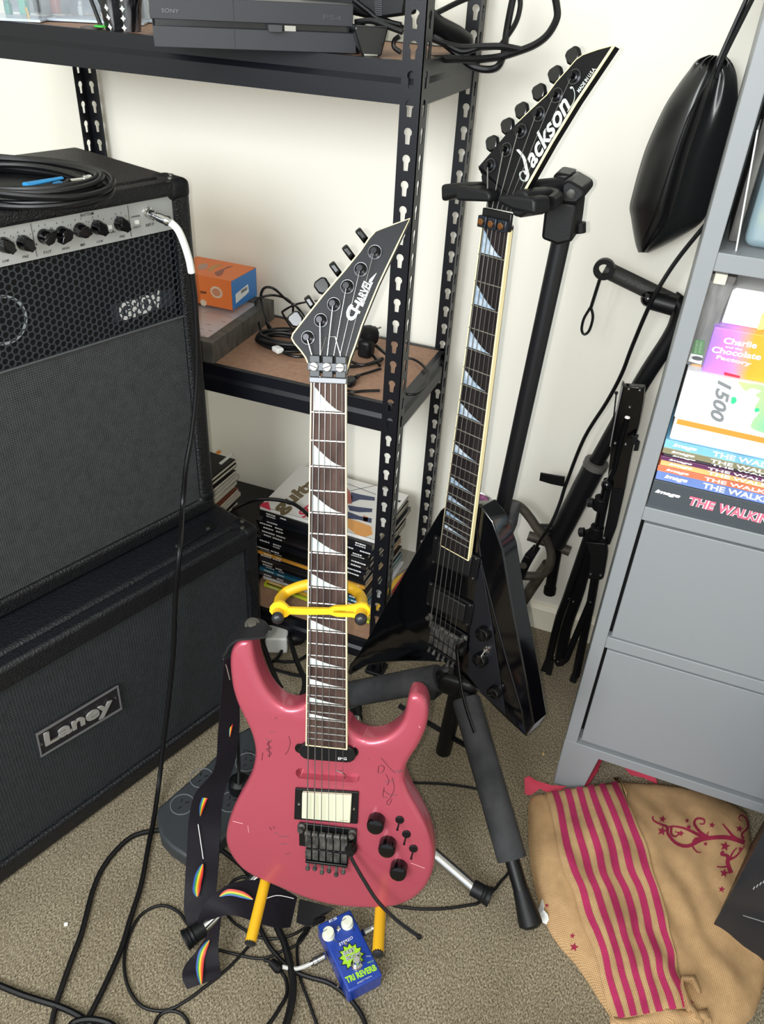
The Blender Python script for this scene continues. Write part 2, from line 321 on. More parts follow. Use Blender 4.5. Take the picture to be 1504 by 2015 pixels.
ua = cab('combo_amplifier', AU, -.03, .617, .46, 1.084, .31, 'black combo amplifier with silver knob panel and honeycomb grille, on top of the speaker cabinet', 'amplifier', M_tolex, .03, (.492,1.062))
corner(AU,.617,1.084,ua,.06); corner(AU,.617,.508,ua,.05)
PF = AU.sh(-.010)
pz0, pz1 = 1.0105, 1.062
M_panel = mat('brushed_silver_panel', (188,190,188), .42, .35)
MB().fb(PF,0,.588,pz0,pz1,-.004,0).build('control_panel', M_panel, ua, bev=.0005)
pan = ua.children[-1]
k4 = lambda pts: K(0,350,3.581,pts)
for p, a in zip(k4([(45,480),(185,465),(330,420),(455,400),(583,375),(705,355),(865,330)]), (-.6,-.55,.9,-2.3,-1.6,-.5,-.45)):
    q = V(PF.px(*p, .008)); u, v = PF.uv(*p, .008)
    m = MB(); m.lathe(PF.at(u,v), NR, [(.0105,0),(.0105,.004),(.0095,.006),(.0085,.016),(.0075,.0175)], 20)
    d = V((math.sin(a), math.cos(a))); e = V((d.y,-d.x))
    P2 = [(u+d.x*-.009+e.x*.0045, v+d.y*-.009+e.y*.0045),(u+d.x*-.009-e.x*.0045, v+d.y*-.009-e.y*.0045),(u+d.x*.004-e.x*.006, v+d.y*.004-e.y*.006),(u+d.x*.0145-e.x*.001, v+d.y*.0145-e.y*.001),(u+d.x*.0145+e.x*.001, v+d.y*.0145+e.y*.001),(u+d.x*.004+e.x*.006, v+d.y*.004+e.y*.006)]
    m.prism(PF, P2, .004, .019); m.build('knob', M_blkg, ua, bev=.001)
    for i in range(8):
        b_ = math.radians(215-i*250/7); c_ = V((math.cos(b_), math.sin(b_)))*.0155; s_ = .0012
        letters(str(i+1), PF.at(u+c_.x-s_*.7,v+c_.y-s_), PF.at(u+c_.x+s_*.7,v+c_.y-s_), PF.at(u+c_.x-s_*.7,v+c_.y+s_*1.1), M_dk, pan, nrm=NR, res=1)
for t_, (x, y), wd, hh in (('LOW',(40,585),46,18),('PRE',(180,555),42,18),('POST',(335,522),54,20),('HIGH',(463,496),50,18),('MID',(585,471),34,18),('LOW',(705,447),42,17),('PRE',(862,412),36,17),('RHYTHM',(613,257),92,22),('CHANNEL',(955,271),66,13),('SELECT',(965,346),56,13),('INPUT',(1057,330),58,22),('PUNCH',(790,384),44,12)):
    a, b, c_ = k4([(x-wd/2,y+wd*.09+hh/2),(x+wd/2,y-wd*.09+hh/2),(x-wd/2,y+wd*.09-hh/2)])
    lpx(t_, PF, a, b, c_, M_dk, pan, off=.005, res=1)
for a, b in (((215,320),(262,555)),((900,195),(926,415))):
    (a, b) = k4([a,b]); MB().tube([PF.px(*a,.0003), PF.px(*b,.0003)], .0005, 4).build('divider_line', M_dk, pan)
for p in k4([(965,312),(775,348)]):
    u, v = PF.uv(*p, .003); MB().fb(PF,u-.0035,u+.0035,v-.003,v+.003,0,.0045).build('push_button', M_white, ua, bev=.0008)
u, v = PF.uv(*k4([(1040,240)])[0]); MB().lathe(PF.at(u,v), NR, [(.008,0),(.008,.003),(.0055,.004),(.0055,.001)], 16).build('input_jack', M_chr, ua)
# honeycomb grille
MB().fb(AU,-.01,.60,.8,1.01,-.028,-.026).build('grille_backing', mat('grille_shadow_cloth',(8,9,11),.9), ua, smooth=False)
hm = MB(); G = AU.sh(-.011); R_ = .0062; z_lo, z_hi = .862, 1.006
dx = R_*1.5; dz = R_*math.sqrt(3)
for i in range(int(.6/dx)):
    for j in range(int((z_hi-z_lo)/dz)+1):
        cx = -.005+i*dx; cz = z_lo+.006+j*dz+(dz/2 if i % 2 else 0)
        if cz > z_hi+.002: continue
        o_ = [(cx+R_*math.cos(math.pi*k/3), cz+R_*math.sin(math.pi*k/3)) for k in range(6)]
        i_ = [(cx+R_*.84*math.cos(math.pi*k/3), cz+R_*.84*math.sin(math.pi*k/3)) for k in range(6)]
        vs_ = [G.at(*p) for p in o_]+[G.at(*p) for p in i_]+[G.at(*p,-.0022) for p in i_]
        hm.add(vs_, [(k,(k+1)%6,6+(k+1)%6,6+k) for k in range(6)]+[(6+k,6+(k+1)%6,12+(k+1)%6,12+k) for k in range(6)])
hm.build('honeycomb_mesh', mat('black_mesh_metal',(72,76,81),.35,.5), ua, smooth=False, kind='stuff')
MB().fb(AU,-.01,.60,.485,.866,-.02,-.010).build('grille_cloth', M_cl2, ua, smooth=False)
MB().tube([AU.at(-.0,.866,-.008), AU.at(.588,.866,-.008)], .0022, 6).build('grille_seam', mat('mesh_seam',(70,72,74),.5), ua)
# badge and ring behind the honeycomb
bk = AU.sh(-.0245)
b0, b1, b2, b3 = [bk.uv(*p) for p in K(180,540,6.836,[(300,650),(1100,400),(1080,180),(255,400)])]
MB().prism(bk,[b0,b1,b2,b3],0,.002).build('badge', mat('badge_blue_black',(52,56,64),.4), ua)
lpx('GRDV', bk, *K(180,540,6.836,[(395,640),(960,440),(350,395)]), M_wht, ua, w=.0022, off=.035, ext=.001)
u, v = bk.uv(5,630); MB().holed(bk, [(u+.036*math.cos(a),v+.036*math.sin(a)) for a in [i*math.pi/24 for i in range(48)]], [[(u+.032*math.cos(a),v+.032*math.sin(a)) for a in [i*math.pi/24 for i in range(48)]]], 0, .002).build('badge_ring', mat('ring_print',(170,178,182),.5), ua, smooth=False)
MB().tube([AU.at(.06,1.086,-.15),AU.at(.08,1.1,-.15),AU.at(.2,1.104,-.15),AU.at(.22,1.086,-.15)], .009, 8, flat=.5).build('carry_handle', M_rub, ua)
# ================================================================ guitars
fret = lambda n: .648*(1-2**(-n/12))
def nw(s): return .043+.02984*s                      # neck width at distance s from the nut
M_rose = mat('rosewood', (46,31,27), .65, spec=.25, bump=.35, bs=300, col2=(72,54,47), cs=70, stretch=(1,1,.09))
M_ebony = mat('dark_rosewood', (20,15,16), .65, spec=.2, bump=.3, bs=300, col2=(34,27,27), cs=70, stretch=(1,1,.09))
M_fret = mat('fret_nickel', (150,148,142), .3, metal=1)
M_str = mat('string_steel', (150,150,150), .3, metal=.9)
M_pearl = mat('pearl_inlay', (176,190,190), .4, col2=(212,218,214), cs=40)
M_pearl2 = mat('blue_pearl_inlay', (120,146,168), .4, col2=(180,190,200), cs=60, coat=.4)
M_ivory = mat('cream_binding', (240,226,176), .4)
M_hw = mat('black_hardware', (18,18,20), .3, metal=.3, bump=.03)
M_tun2 = mat('washer_edge', (120,122,124), .3, metal=.9)
M_tun = mat('smoked_chrome', (44,44,46), .2, metal=.9)
M_hwd = mat('dusty_black_hardware', (38,38,38), .55, metal=.3, col2=(84,82,78), cs=90)
def fboard(F, root, nf, ends, mt, inl, bind_side, side=None):
    L = ends; w0 = nw(0)/2; w1 = nw(L)/2
    b = MB(); b.prism(F, [(-w1+.0015,-L+.0015),(w1-.0015,-L+.0015),(w0-.0015,0),(-w0+.0015,0)], -.0055, 0)
    fb_ = b.build('fretboard', mt, root, smooth=False)
    m = MB(); m.holed(F, [(-w1,-L),(w1,-L),(w0,0),(-w0,0)], [[(-w1+.0015,-L+.0015),(w1-.0015,-L+.0015),(w0-.0015,-.0001),(-w0+.0015,-.0001)]], -.0056, .0001)
    m.build('binding', M_ivory, root, smooth=False)
    for n in range(1, nf+1):
        s = fret(n); w_ = nw(s)/2-.001
        MB().tube([F.at(-w_,-s,0), F.at(w_,-s,0)], .0012, 6).build('fret', M_fret, fb_)
    for n in inl:
        a = fret(n-1)+.003; z_ = fret(n)-.0022; w_ = nw(z_)/2-.004
        pts = [(-w_,-a-.001)]
        for i in range(1,9):
            t = i/8; pts.append((-w_+2*w_*.96*t, -(a+(z_-a)*(1-(1-t)**1.55))))
        pts.append((-w_,-z_)); MB().prism(F, pts[::-1], -.001, .00025).build('inlay', inl_m(F, n), fb_, smooth=False)
    return fb_
def inl_m(F, n): return M_pearl if F is GP else M_pearl2
def strings(F, root, posts, HF, bridge_v, nutx=.0335, brx=.0525, brz=.006, nutz=.0015):
    th = [.00068,.00056,.00046,.0003,.00026,.00022]
    for i in range(6):
        xn = -nutx/2+nutx*i/5; xb = -brx/2+brx*i/5
        pu, pv = posts[i]
        MB().tube([F.at(xb,bridge_v,brz), F.at(xn,-.003,nutz), F.at(xn,.018,-.002), HF.at(pu,pv,.007)], th[i]*1.25, 6).build('string', M_str, root)
def tuner(HF, root, u, v, btn, face):                 # post, washer and button
    MB().lathe(HF.at(u,v), HF.z, [(.0082,0),(.0085,.0012),(.0058,.002),(.0055,.0035),(.0032,.0042),(.0032,.011),(.0036,.012)], 16).build('tuner_post', M_tun, root)
    MB().tube([HF.at(u+.0078*math.cos(i*math.pi/10),v+.0078*math.sin(i*math.pi/10),.0016) for i in range(20)], .0003, 5, closed=True).build('washer_rim', M_tun2, root.children[-1])
    bu, bv = btn; d = (V((bu,bv))-V((u,v))).normalized(); P = HF.at(bu,bv,-.010); D = (HF.x*d.x+HF.y*d.y)
    MB().cyl(P-D*.016, P-D*.006, .003, 10).build('tuner_shaft', M_hw, root)
    m = MB(); E2 = D.cross(HF.z).normalized(); f2 = Fr(P, D, E2 if not face else HF.z, None)
    m.prism(f2, [(-.009,-.0045),(-.004,-.0085),(.006,-.009),(.0095,-.005),(.0095,.005),(.006,.009),(-.004,.0085),(-.009,.0045)], -.004, .004); m.build('tuner_button', M_blkg, root, bev=.0022, seg=3)
def knob(F, root, u, v, r=.0095, h=.016):
    MB().lathe(F.at(u,v), F.z, [(r,0),(r*.99,h*.8),(r*.9,h*.93),(r*.6,h),(.001,h)], 24).build('knob', M_blkg, root)
def toggle(F, root, u, v, d=(-.3,-1), m1=None):
    D = V(d).normalized(); m1 = m1 or M_hw
    m = MB(); m.lathe(F.at(u,v), F.z, [(.0062,0),(.0062,.0018),(.004,.0024),(.0034,.005)], 14); m.tube([F.at(u,v,.004), F.at(u+D.x*.005,v+D.y*.005,.012), F.at(u+D.x*.007,v+D.y*.007,.015)], [.0011,.0013,.0019], 8); m.build('toggle_switch', m1, root)
def trem(F, root, v, arm, pad=1):                      # locking tremolo: base plate, saddles, fine tuners, posts
    m = MB(); m.fb(F,-.041,.043,v-.026,v+.014,.001,.004); m.fb(F,-.030,.032,v-.046,v-.026,.003,.0065); m.fb(F,-.030,.032,v-.047,v-.043,.003,.013); b_ = m.build('tremolo_plate', M_hw, root, bev=.001)
    for i in range(6):
        x = -.02625+.0105*i
        m = MB(); m.fb(F,x-.0045,x+.0045,v-.022,v+.003,.004,.010); m.tube([F.at(x-.0045,v+.003,.0105), F.at(x+.0045,v+.003,.0105)], .0045, 10); m.build('saddle', M_hwd, root, bev=.0008)
        m = MB(); m.fb(F,x-.0042,x+.0042,v-.042,v-.026,.006,.0105); m.build('string_lock', M_hwd, root, bev=.0006)
        l_ = (.003,.002,.007,.003,.008,.002)[i]
        m = MB(); m.cyl(F.at(x,v-.046,.009), F.at(x,v-.052-l_,.012), .0021, 8); m.ball(F.at(x,v-.053-l_,.0125), .0036, 10); m.build('fine_tuner', M_hwd, root)
    for x in (-.037,.037): MB().lathe(F.at(x,v+.008,.002), F.z, [(.006,0),(.006,.004),(.0035,.006),(.0045,.010),(.004,.012)], 14).build('pivot_stud', M_hwd, root)
    x = .036; m = MB(); m.lathe(F.at(x,v-.017,.003), F.z, [(.009,0),(.009,.007),(.0075,.0095),(.006,.014)], 16); m.build('arm_collar', M_hw, root)
    MB().tube(cr(arm,3), .0027, 10).build('tremolo_arm', M_blkg, root)
def nutclamp(F, root, m1, m2, up=1):
    if up:   # plate style with three slotted screws
        m = MB(); m.fb(F,-.0225,.0225,-.001,.006,-.004,.0035); m.build('nut', mat('nut_metal',(120,122,125),.4,.7), root, bev=.001)
        m = MB()
        for x in (-.0155,0,.0155): m.fb(F,x-.006,x+.006,.0065,.031,-.003,.005)
        m.build('clamp_block', mat('worn_clamp_metal',(70,72,74),.45,.6), root, bev=.0006)
        MB().fb(F,-.0235,.0235,.014,.0235,.004,.0075).build('clamp_bar', mat('clamp_bar_metal',(86,88,92),.4,.7), root, bev=.0008)
        for x, a in ((-.0155,-.35),(0,.35),(.0155,0)):
            s_ = MB(); s_.lathe(F.at(x,.019,.0075), F.z, [(.0052,0),(.0052,.0024),(.0045,.003)], 18); s_.build('clamp_screw', M_sil, root)
            d = V((math.cos(a), math.sin(a)))*.0044; MB().tube([F.at(x-d.x,.019-d.y,.0106), F.at(x+d.x,.019+d.y,.0106)], .0006, 4).build('screw_slot', M_dk, root.children[-1])
    else:
        MB().fb(F,-.0225,.0225,-.002,.02,-.004,.001).build('nut', M_hw, root, bev=.001)
        for x in (-.0155,0,.0155):
            MB().fb(F,x-.0068,x+.0068,-.002,.012,.002,.009).build('clamp_block', mat('blue_black_steel',(46,52,62),.35,.7), root, bev=.001)
            MB().lathe(F.at(x,.005,.009), F.z, [(.0042,0),(.0042,.003),(.0032,.0032),(.002,.0012)], 14).build('clamp_screw', M_brass, root)

# ---------------------------------------------------------------- pink guitar on the yellow stand
GP = Fr((-.3565,.7882,H-.4161), (.9702,.2328,.067), (-.13,.2671,.9549), (.2044,-.9351,.2894))
BP = GP.sh(-.012)
pg = thing('electric_guitar', GP.at(0,-.787,-.03), 'metallic pink electric guitar with black pointed headstock, held on the yellow stand', 'guitar')
M_pink = mat('pink_lacquer', (168,71,87), .34, .3, coat=.6, spec=.4)
cB = lambda p: K(420,1230,3.2696,p)
out = [(600,500),(560,522),(500,537),(430,516),(360,450),(305,355),(268,250),(243,130),(222,103),(185,98),(145,112),(112,160),(100,230),(103,310),(118,420),(152,525),(195,612),(235,700),(257,780),(262,850),(245,940),(208,1025),(165,1100),(120,1190),(86,1290),(73,1375),(82,1435),(112,1500),(170,1572),(240,1622),(320,1660),(420,1702),(540,1752),(660,1792),(800,1822),(950,1834),(1090,1832),(1200,1815),(1300,1765),(1368,1695),(1405,1620),(1422,1540),(1420,1470),(1402,1390),(1370,1300),(1322,1205),(1275,1125),(1242,1050),(1228,990),(1236,925),(1268,862),(1312,795),(1352,715),(1376,635),(1382,560),(1368,500),(1338,465),(1298,450),(1262,460),(1244,505),(1236,560),(1214,625),(1170,682),(1110,722),(1050,740),(990,742),(930,722),(890,690),(868,655)]
ol = [BP.uv(*p) for p in cB(out)]
ol = [tuple(p) for p in cr([V(p) for p in ol], 3)]
def clean(P, d=.0012):
    o_ = [P[0]]
    for p in P[1:]:
        if (V(p)-V(o_[-1])).length > d: o_.append(p)
    return o_
ol = clean(ol)
rt = [BP.uv(*p) for p in cB([(538,958),(538,990),(575,1005),(900,1025),(930,985),(900,948),(570,922)])]
def stad(F, c0, c1, r, n=7):                            # rounded slot between two centres
    c0, c1 = V(c0), V(c1); d = (c1-c0).normalized(); a0 = math.atan2(d.y, d.x)
    return [tuple(c1+V((math.cos(a0-math.pi/2+math.pi*i/n), math.sin(a0-math.pi/2+math.pi*i/n)))*r) for i in range(n+1)]+[tuple(c0+V((math.cos(a0+math.pi/2+math.pi*i/n), math.sin(a0+math.pi/2+math.pi*i/n)))*r) for i in range(n+1)]
pc = [BP.uv(*p) for p in cB([(567,955),(903,980)])]; slot = stad(BP, pc[0], pc[1], .0085)
# one body: back slab and routed top joined, edge rounded on the outline
def body_mesh(F, ol, slot, dep, name, mt, root, rnd=.009):
    c_ = [V(p) for p in ol]; n = len(c_); A_ = sum(c_[i].x*c_[(i+1)%n].y-c_[(i+1)%n].x*c_[i].y for i in range(n)); s_ = 1 if A_ > 0 else -1
    def off(d):
        r_ = []
        for i in range(n):
            t = (c_[(i+1)%n]-c_[(i-1)%n]).normalized(); q = V((t.y,-t.x))*-s_; r_.append(tuple(c_[i]+q*d))
        return r_
    rings = [(off(rnd*(1-math.sin(a))), -rnd*(1-math.cos(a))) for a in [i*math.pi/2/5 for i in range(6)]]
    m = MB(); vs_ = []
    prof = rings + [(P, -dep-w_) for P, w_ in rings[::-1]]
    for P, w_ in prof: vs_ += [F.at(p[0],p[1],w_) for p in P]
    fs = [(i*n+k, i*n+(k+1)%n, (i+1)*n+(k+1)%n, (i+1)*n+k) for i in range(len(prof)-1) for k in range(n)]
    m.add(vs_, fs)
    bk_ = prof[-1][0]; m.add([F.at(p[0],p[1],prof[-1][1]) for p in bk_], [tuple(t) for t in tessellate_polygon([[V((p[0],p[1],0)) for p in bk_]])])
    top = rings[0][0]; loops = [top]+([slot] if slot else [])
    T = tessellate_polygon([[V((p[0],p[1],0)) for p in L_] for L_ in loops]); flat = [p for L_ in loops for p in L_]
    m.add([F.at(p[0],p[1],0) for p in flat], [tuple(t) for t in T])
    if slot:
        k = len(slot); m.add([F.at(p[0],p[1],0) for p in slot]+[F.at(p[0],p[1],-.013) for p in slot], [(i,(i+1)%k,k+(i+1)%k,k+i) for i in range(k)]+[tuple(range(k,2*k))])
    return m.build(name, mt, root, ang=30)
body_mesh(BP, ol, slot, .043, 'body', M_pink, pg)
# neck shaft and heel
def neck(F, root, L, mt, t0=.019, t1=.022):
    rows = []
    for s, k in ((-.004,t0),(.1,t0),(.3,t0+.001),(L*.9,t1),(L,t1)):
        w_ = nw(max(s,0))/2-.0004; rows.append([F.at(-w_*math.cos(a), -s, -.005-(k-.004)*math.sin(a)**.8) for a in [math.pi*i/10 for i in range(11)]])
    m = MB(); m.grid(rows); m.add(rows[0],[tuple(range(11))]); m.add(rows[-1],[tuple(range(11))]); m.add(rows[0][::10]+rows[-1][::10],[(0,1,3,2)]); m.build('neck', mt, root)
M_neck = mat('neck_black', (20,20,23), .35, coat=.3)
neck(GP, pg, .47, mat('maple_neck',(196,160,110),.4), .019)
fboard(GP, pg, 24, .4985, M_rose, (1,3,5,7,9,12,15,17,19,21), 1)
nutclamp(GP, pg, None, None, 1)
# headstock
th_ = math.radians(10)
HP = Fr(GP.at(0,.006,-.004), GP.x, GP.y*math.cos(th_)-GP.z*math.sin(th_))
cH = lambda p: K(380,400,3.008,p)
hol = [HP.uv(*p) for p in cH([(1284,90),(1110,152),(1080,165),(1042,208),(990,285),(900,395),(770,545),(640,710),(592,772),(584,798),(600,828),(640,875),(668,915),(684,955),(690,1000),(905,1015),(912,985),(932,915),(962,835),(1000,720),(1052,590),(1100,475),(1145,380),(1205,255)])]
head = MB().prism(HP, hol, -.0145, 0).build('headstock', mat('headstock_black',(17,20,25),.5,spec=.25), pg, bev=.001)
hc = [V(p) for p in hol]; n = len(hc); ins = [tuple(hc[i]+V((-(hc[(i+1)%n]-hc[(i-1)%n]).normalized().y, (hc[(i+1)%n]-hc[(i-1)%n]).normalized().x))*.0013) for i in range(n)]
MB().tube([HP.at(p[0],p[1],0) for p in hol[13::-1]+hol[:14:-1]], .0009, 6).build('headstock_binding', M_ivory, pg)
posts = [HP.uv(*p, .003) for p in cH([(678,795),(755,692),(832,597),(912,492),(992,390),(1075,287)])]
btn = [HP.uv(*p, -.01) for p in cH([(612,690),(700,592),(768,492),(848,393),(925,295),(1004,195)])]
for i in range(6): tuner(HP, pg, *posts[i], btn[i], i not in (0,2))
strings(GP, pg, posts, HP, -.648)
lp = lambda t, a, b, c_, off, root=pg, FF=HP, cc=cH, **k: lpx(t, FF, *cc([a, b, c_]), M_wht, root, w=.0002, off=off, **k)
lp('C', (945,712), (985,640), (893,662), .04); lp('H', (985,655), (1012,600), (935,625), .03); lp('ARVEL', (1010,600), (1062,470), (965,575), .02)
lp('BY JACKSON/CHARVEL', (1010,612), (1070,470), (995,603), .01)
m = MB(); m.prism(HP, [HP.uv(*p) for p in cH([(1045,452),(1088,412),(1060,462),(1040,472)])], 0, .0006); m.build('logo_flash', M_wht, pg, smooth=False)
m = MB(); m.tube([HP.px(*p, .0005) for p in cH([(745,925),(787,790),(842,790),(880,925)])], .0006, 5); m.build('truss_cover_line', M_sil, pg)
# pickups
pk = [BP.uv(*p) for p in cB([(560,790),(900,812)])]; MB().prism(BP, stad(BP, pk[0], pk[1], .0075), .0002, .002).build('pickup_tabs', M_blkg, pg)
pk = [BP.uv(*p, .006) for p in cB([(608,812),(858,832)])]; MB().prism(BP, stad(BP, pk[0], pk[1], .0125), .0002, .0075).build('single_coil_pickup', M_blk, pg, bev=.0012)
lpx('EMG', BP, *cB([(803,866),(858,868),(803,850)]), M_wht, pg, w=.0076, off=0)
m = MB(); m.ball(BP.at(*BP.uv(*cB([(562,795)])[0]),.003), .002, 8); m.ball(BP.at(*BP.uv(*cB([(905,815)])[0]),.003), .002, 8); m.build('pickup_screw', M_sil, pg)
rg = [BP.uv(*p) for p in cB([(523,1240),(930,1270),(938,1065),(530,1040)])]; MB().prism(BP, rg, .0002, .004).build('pickup_ring', M_blk, pg, bev=.0012)
cv = [BP.uv(*p, .009) for p in cB([(568,1243),(880,1272),(890,1095),(572,1078)])]; MB().prism(BP, cv, .004, .010).build('pickup_cover', mat('cream_plastic',(196,197,172),.5), pg, bev=.0012)
lpx('EMG', BP, *cB([(815,1262),(865,1265),(815,1252)]), mat('faint_print',(170,170,150),.5), pg, w=.0101)
for a in ((551,1152),(905,1183)): MB().ball(BP.px(*cB([a])[0],.004), .0022, 8).build('pickup_screw', M_chr, pg)
u0, v0 = BP.uv(*cB([(690,1340)])[0], .008)
arm = [BP.px(*p, w_) for p, w_ in zip(cB([(885,1395),(880,1470),(905,1530),(980,1660),(1060,1780),(1180,1900),(1325,2005)]), (.012,.014,.018,.026,.034,.04,.045))]
trem(BP, pg, -.648+.001, arm)
MB().ball(arm[-1], .0042, 10).build('arm_tip', M_blkg, pg)
strings_ok = 1
for p in ((1047,1275),(1120,1425),(1192,1575)): knob(BP, pg, *BP.uv(*cB([p])[0], .008), r=.0125, h=.019)
for p in ((1200,1250),(1243,1342),(1288,1435)): toggle(BP, pg, *BP.uv(*cB([p])[0]), d=(-.25,-1))
# scribbled marker and scratches on the lacquer
M_ink = mat('dark_ink', (48,18,30), .5)
sc = [[(1080,855),(1110,890),(1150,935),(1172,950)],[(1165,940),(1215,938),(1185,950)],[(1065,905),(1062,950),(1090,945),(1100,915),(1075,900)],[(1110,960),(1130,1000),(1120,1030)],[(1100,1010),(1170,1000)],[(1150,980),(1165,1050),(1140,1110),(1115,1140),(1130,1158),(1150,1120)],[(1095,1060),(1130,1090),(1185,1095)],[(1100,1045),(1092,1100),(1120,1110)],
      [(335,735),(375,745),(345,765),(372,790),(340,800),(375,825),(348,845)],[(355,745),(362,850)],[(485,715),(495,760),(480,810),(462,832)],[(395,605),(410,595)],[(365,690),(395,685)],[(318,820),(312,870)],[(425,1362),(485,1358)],[(428,1405),(475,1410)],[(460,1475),(495,1467)],[(362,1300),(375,1320)],[(385,1295),(395,1310)],[(395,1335),(415,1338)],[(998,858),(1002,861)]]
m = MB()
for s_ in sc: m.tube(cr([BP.px(*p,.0002) for p in cB(s_)], 4), .00042, 4, flat=1)
m.build('marker_scribble', M_ink, pg, kind='stuff')
for s_ in ([(125,1262),(190,1278)],[(222,1290),(228,1335)],[(1270,1530),(1360,1565)],[(1322,648),(1332,662)]): MB().tube([BP.px(*p,.0001) for p in cB(s_)], .0003, 4).build('scratch', mat('pale_scratch',(228,180,180),.5), pg)
MB().tube(cr([BP.px(*p,w_) for p, w_ in zip(cB([(790,935),(830,950),(850,965),(845,985)]),(.0,.003,-.002,-.006))],5), .0009, 6).build('loose_wire', M_sil, pg)

# ---------------------------------------------------------------- black offset V guitar on the black stand
GB = Fr((-.2321,1.0125,H-.2718), (.9184,-.3932,.0438), (-.0176,.07,.9974), (-.3952,-.9168,.0574))
BB = GB.sh(-.012)
bg = thing('electric_guitar', GB.at(.1,-.75,-.03), 'glossy black V-shaped electric guitar hanging on the black floor stand', 'guitar')
M_bl = mat('black_lacquer', (3,3,5), .1, coat=.3)
cV = lambda p: K(680,950,3.76,p)
vo = [(722,190),(700,205),(560,440),(400,730),(280,930),(180,1120),(90,1270),(30,1345),(14,1400),(30,1425),(160,1350),(300,1330),(450,1322),(620,1325),(730,1333),(790,1360),(850,1420),(930,1500),(1050,1610),(1190,1750),(1335,1878),(1310,1700),(1200,1330),(1100,960),(1010,610),(975,340),(985,300),(1000,180),(975,178)]
vl = [BB.uv(*p) for p in cV(vo)]
cv2 = []
for a, b in zip(vl, vl[1:]+vl[:1]):
    a, b = V(a), V(b); k = max(1, int((b-a).length/.03)); cv2 += [tuple(a.lerp(b, i/k)) for i in range(k)]
body_mesh(BB, cv2, None, .034, 'body', M_bl, bg, rnd=.003)
# raised bevelled wing on the right
wl = [BB.uv(*p) for p in cV([(975,340),(1010,610),(1100,960),(1200,1330),(1310,1700),(1335,1878),(1395,1790),(1330,1420),(1240,960),(1165,500),(1090,290),(1000,170),(985,260)])]
m = MB(); a_ = [BB.at(p[0],p[1],.002) for p in wl]; c_ = [V(p) for p in wl]; cc = sum(c_, V((0,0)))/len(c_)
MB().prism(BB.sh(-.0), wl, -.036, .0).build('wing_bevel', M_bl, bg, bev=.0022, seg=2)
pgd = [BB.uv(*p) for p in cV([(1005,600),(975,700),(950,900),(925,1100),(910,1420),(1020,1560),(1190,1712),(1150,1450),(1090,1050),(1040,760)])]
MB().prism(BB, pgd, 0, .002).build('pickguard', mat('black_satin_plate',(20,21,26),.35), bg, bev=.0005)
neck(GB, bg, .47, M_neck, .019)
fboard(GB, bg, 22, .4895, M_ebony, (1,3,5,7,9,12,15,17,19,21), 1)
MB().prism(GB, [(nw(0)/2-.0012,0),(nw(.48)/2-.0012,-.489),(nw(.48)/2+.0006,-.489),(nw(0)/2+.0006,0)], -.007, .0002).build('binding', M_ivory, bg, smooth=False)
nutclamp(GB, bg, None, None, 0)
th2 = math.radians(11); HB = Fr(GB.at(0,.012,-.004), GB.x, GB.y*math.cos(th2)-GB.z*math.sin(th2))
cJ = lambda p: K(1000,0,2.984,p)
jo = cJ([(622,268),(530,292),(440,322),(400,352),(350,410),(285,482),(228,560),(140,640),(62,715),(0,775)])+K(500,0,3.008,[(1400,905),(1335,980),(1332,1000)])+K(880,320,5.013,[(312,40),(330,95),(372,170),(395,240),(400,330),(385,440),(660,490),(700,400),(760,290)])+cJ([(130,1060),(260,830),(400,600),(520,420)])
jl = [HB.uv(*p) for p in jo]
MB().prism(HB, jl, -.0135, 0).build('headstock', mat('headstock_satin_black',(7,7,9),.5,spec=.2), bg, bev=.001)
MB().tube([HB.px(*p,-.0002) for p in cJ([(622,268),(520,422),(400,602),(260,832),(130,1062),(98,1120)])], .0017, 6, flat=1).build('headstock_binding', M_ivory, bg)
MB().tube([HB.px(*p,-.0002) for p in cJ([(62,713),(140,638),(228,558),(285,480),(350,408),(400,350),(440,322),(530,290),(620,266)])], .0006, 5).build('headstock_binding', M_ivory, bg)
jp = [HB.uv(*p,.003) for p in K(500,0,3.008,[(1395,975)])+[(995,293)]+cJ([(72,768),(178,668),(282,558),(385,448)])]
jp[0] = HB.uv(963.5,325,.003); jp[1] = HB.uv(995,294,.003)
jb = [HB.uv(*p,-.012) for p in ((972,284),(1002,250))] + [HB.uv(*p,-.012) for p in cJ([(90,655),(192,548),(288,445),(392,335)])]
for i in range(6): tuner(HB, bg, *jp[i], jb[i], False)
strings(GB, bg, jp, HB, -.648)
lj = lambda t, a, b, c_, off, **k: lpx(t, HB, *cJ([a, b, c_]), M_pearlw, bg, w=.0003, off=off, **k)
M_pearlw = mat('silver_pearl_logo', (212,222,220), .3, col2=(236,240,226), cs=25)
# script name: a big swash initial and slanted joined letters
sw = [(132,905),(118,950),(135,990),(120,1040),(85,1062),(70,1030),(90,1000),(105,1020)]
m = MB(); m.tube(cr([HB.px(*p,.0006) for p in cJ([(60,880),(95,925),(110,985),(120,1030),(105,1062),(80,1055),(72,1020),(95,1005),(108,1025)])],5), [.0034]*4*5+[.0028]*21, 8, flat=.3)
m.build('logo_swash', M_pearlw, bg)
lj('ackson', (150,990), (383,612), (78,934), .018, res=5, shear=.45)
m = MB(); m.tube(cr([HB.px(*p,.0006) for p in cJ([(350,655),(385,600),(392,550),(380,515),(368,520)])],5), .0018, 8, flat=.3); m.build('logo_swash', M_pearlw, bg)
lj('MADE IN U.S.A.', (420,545), (518,405), (405,532), .008)
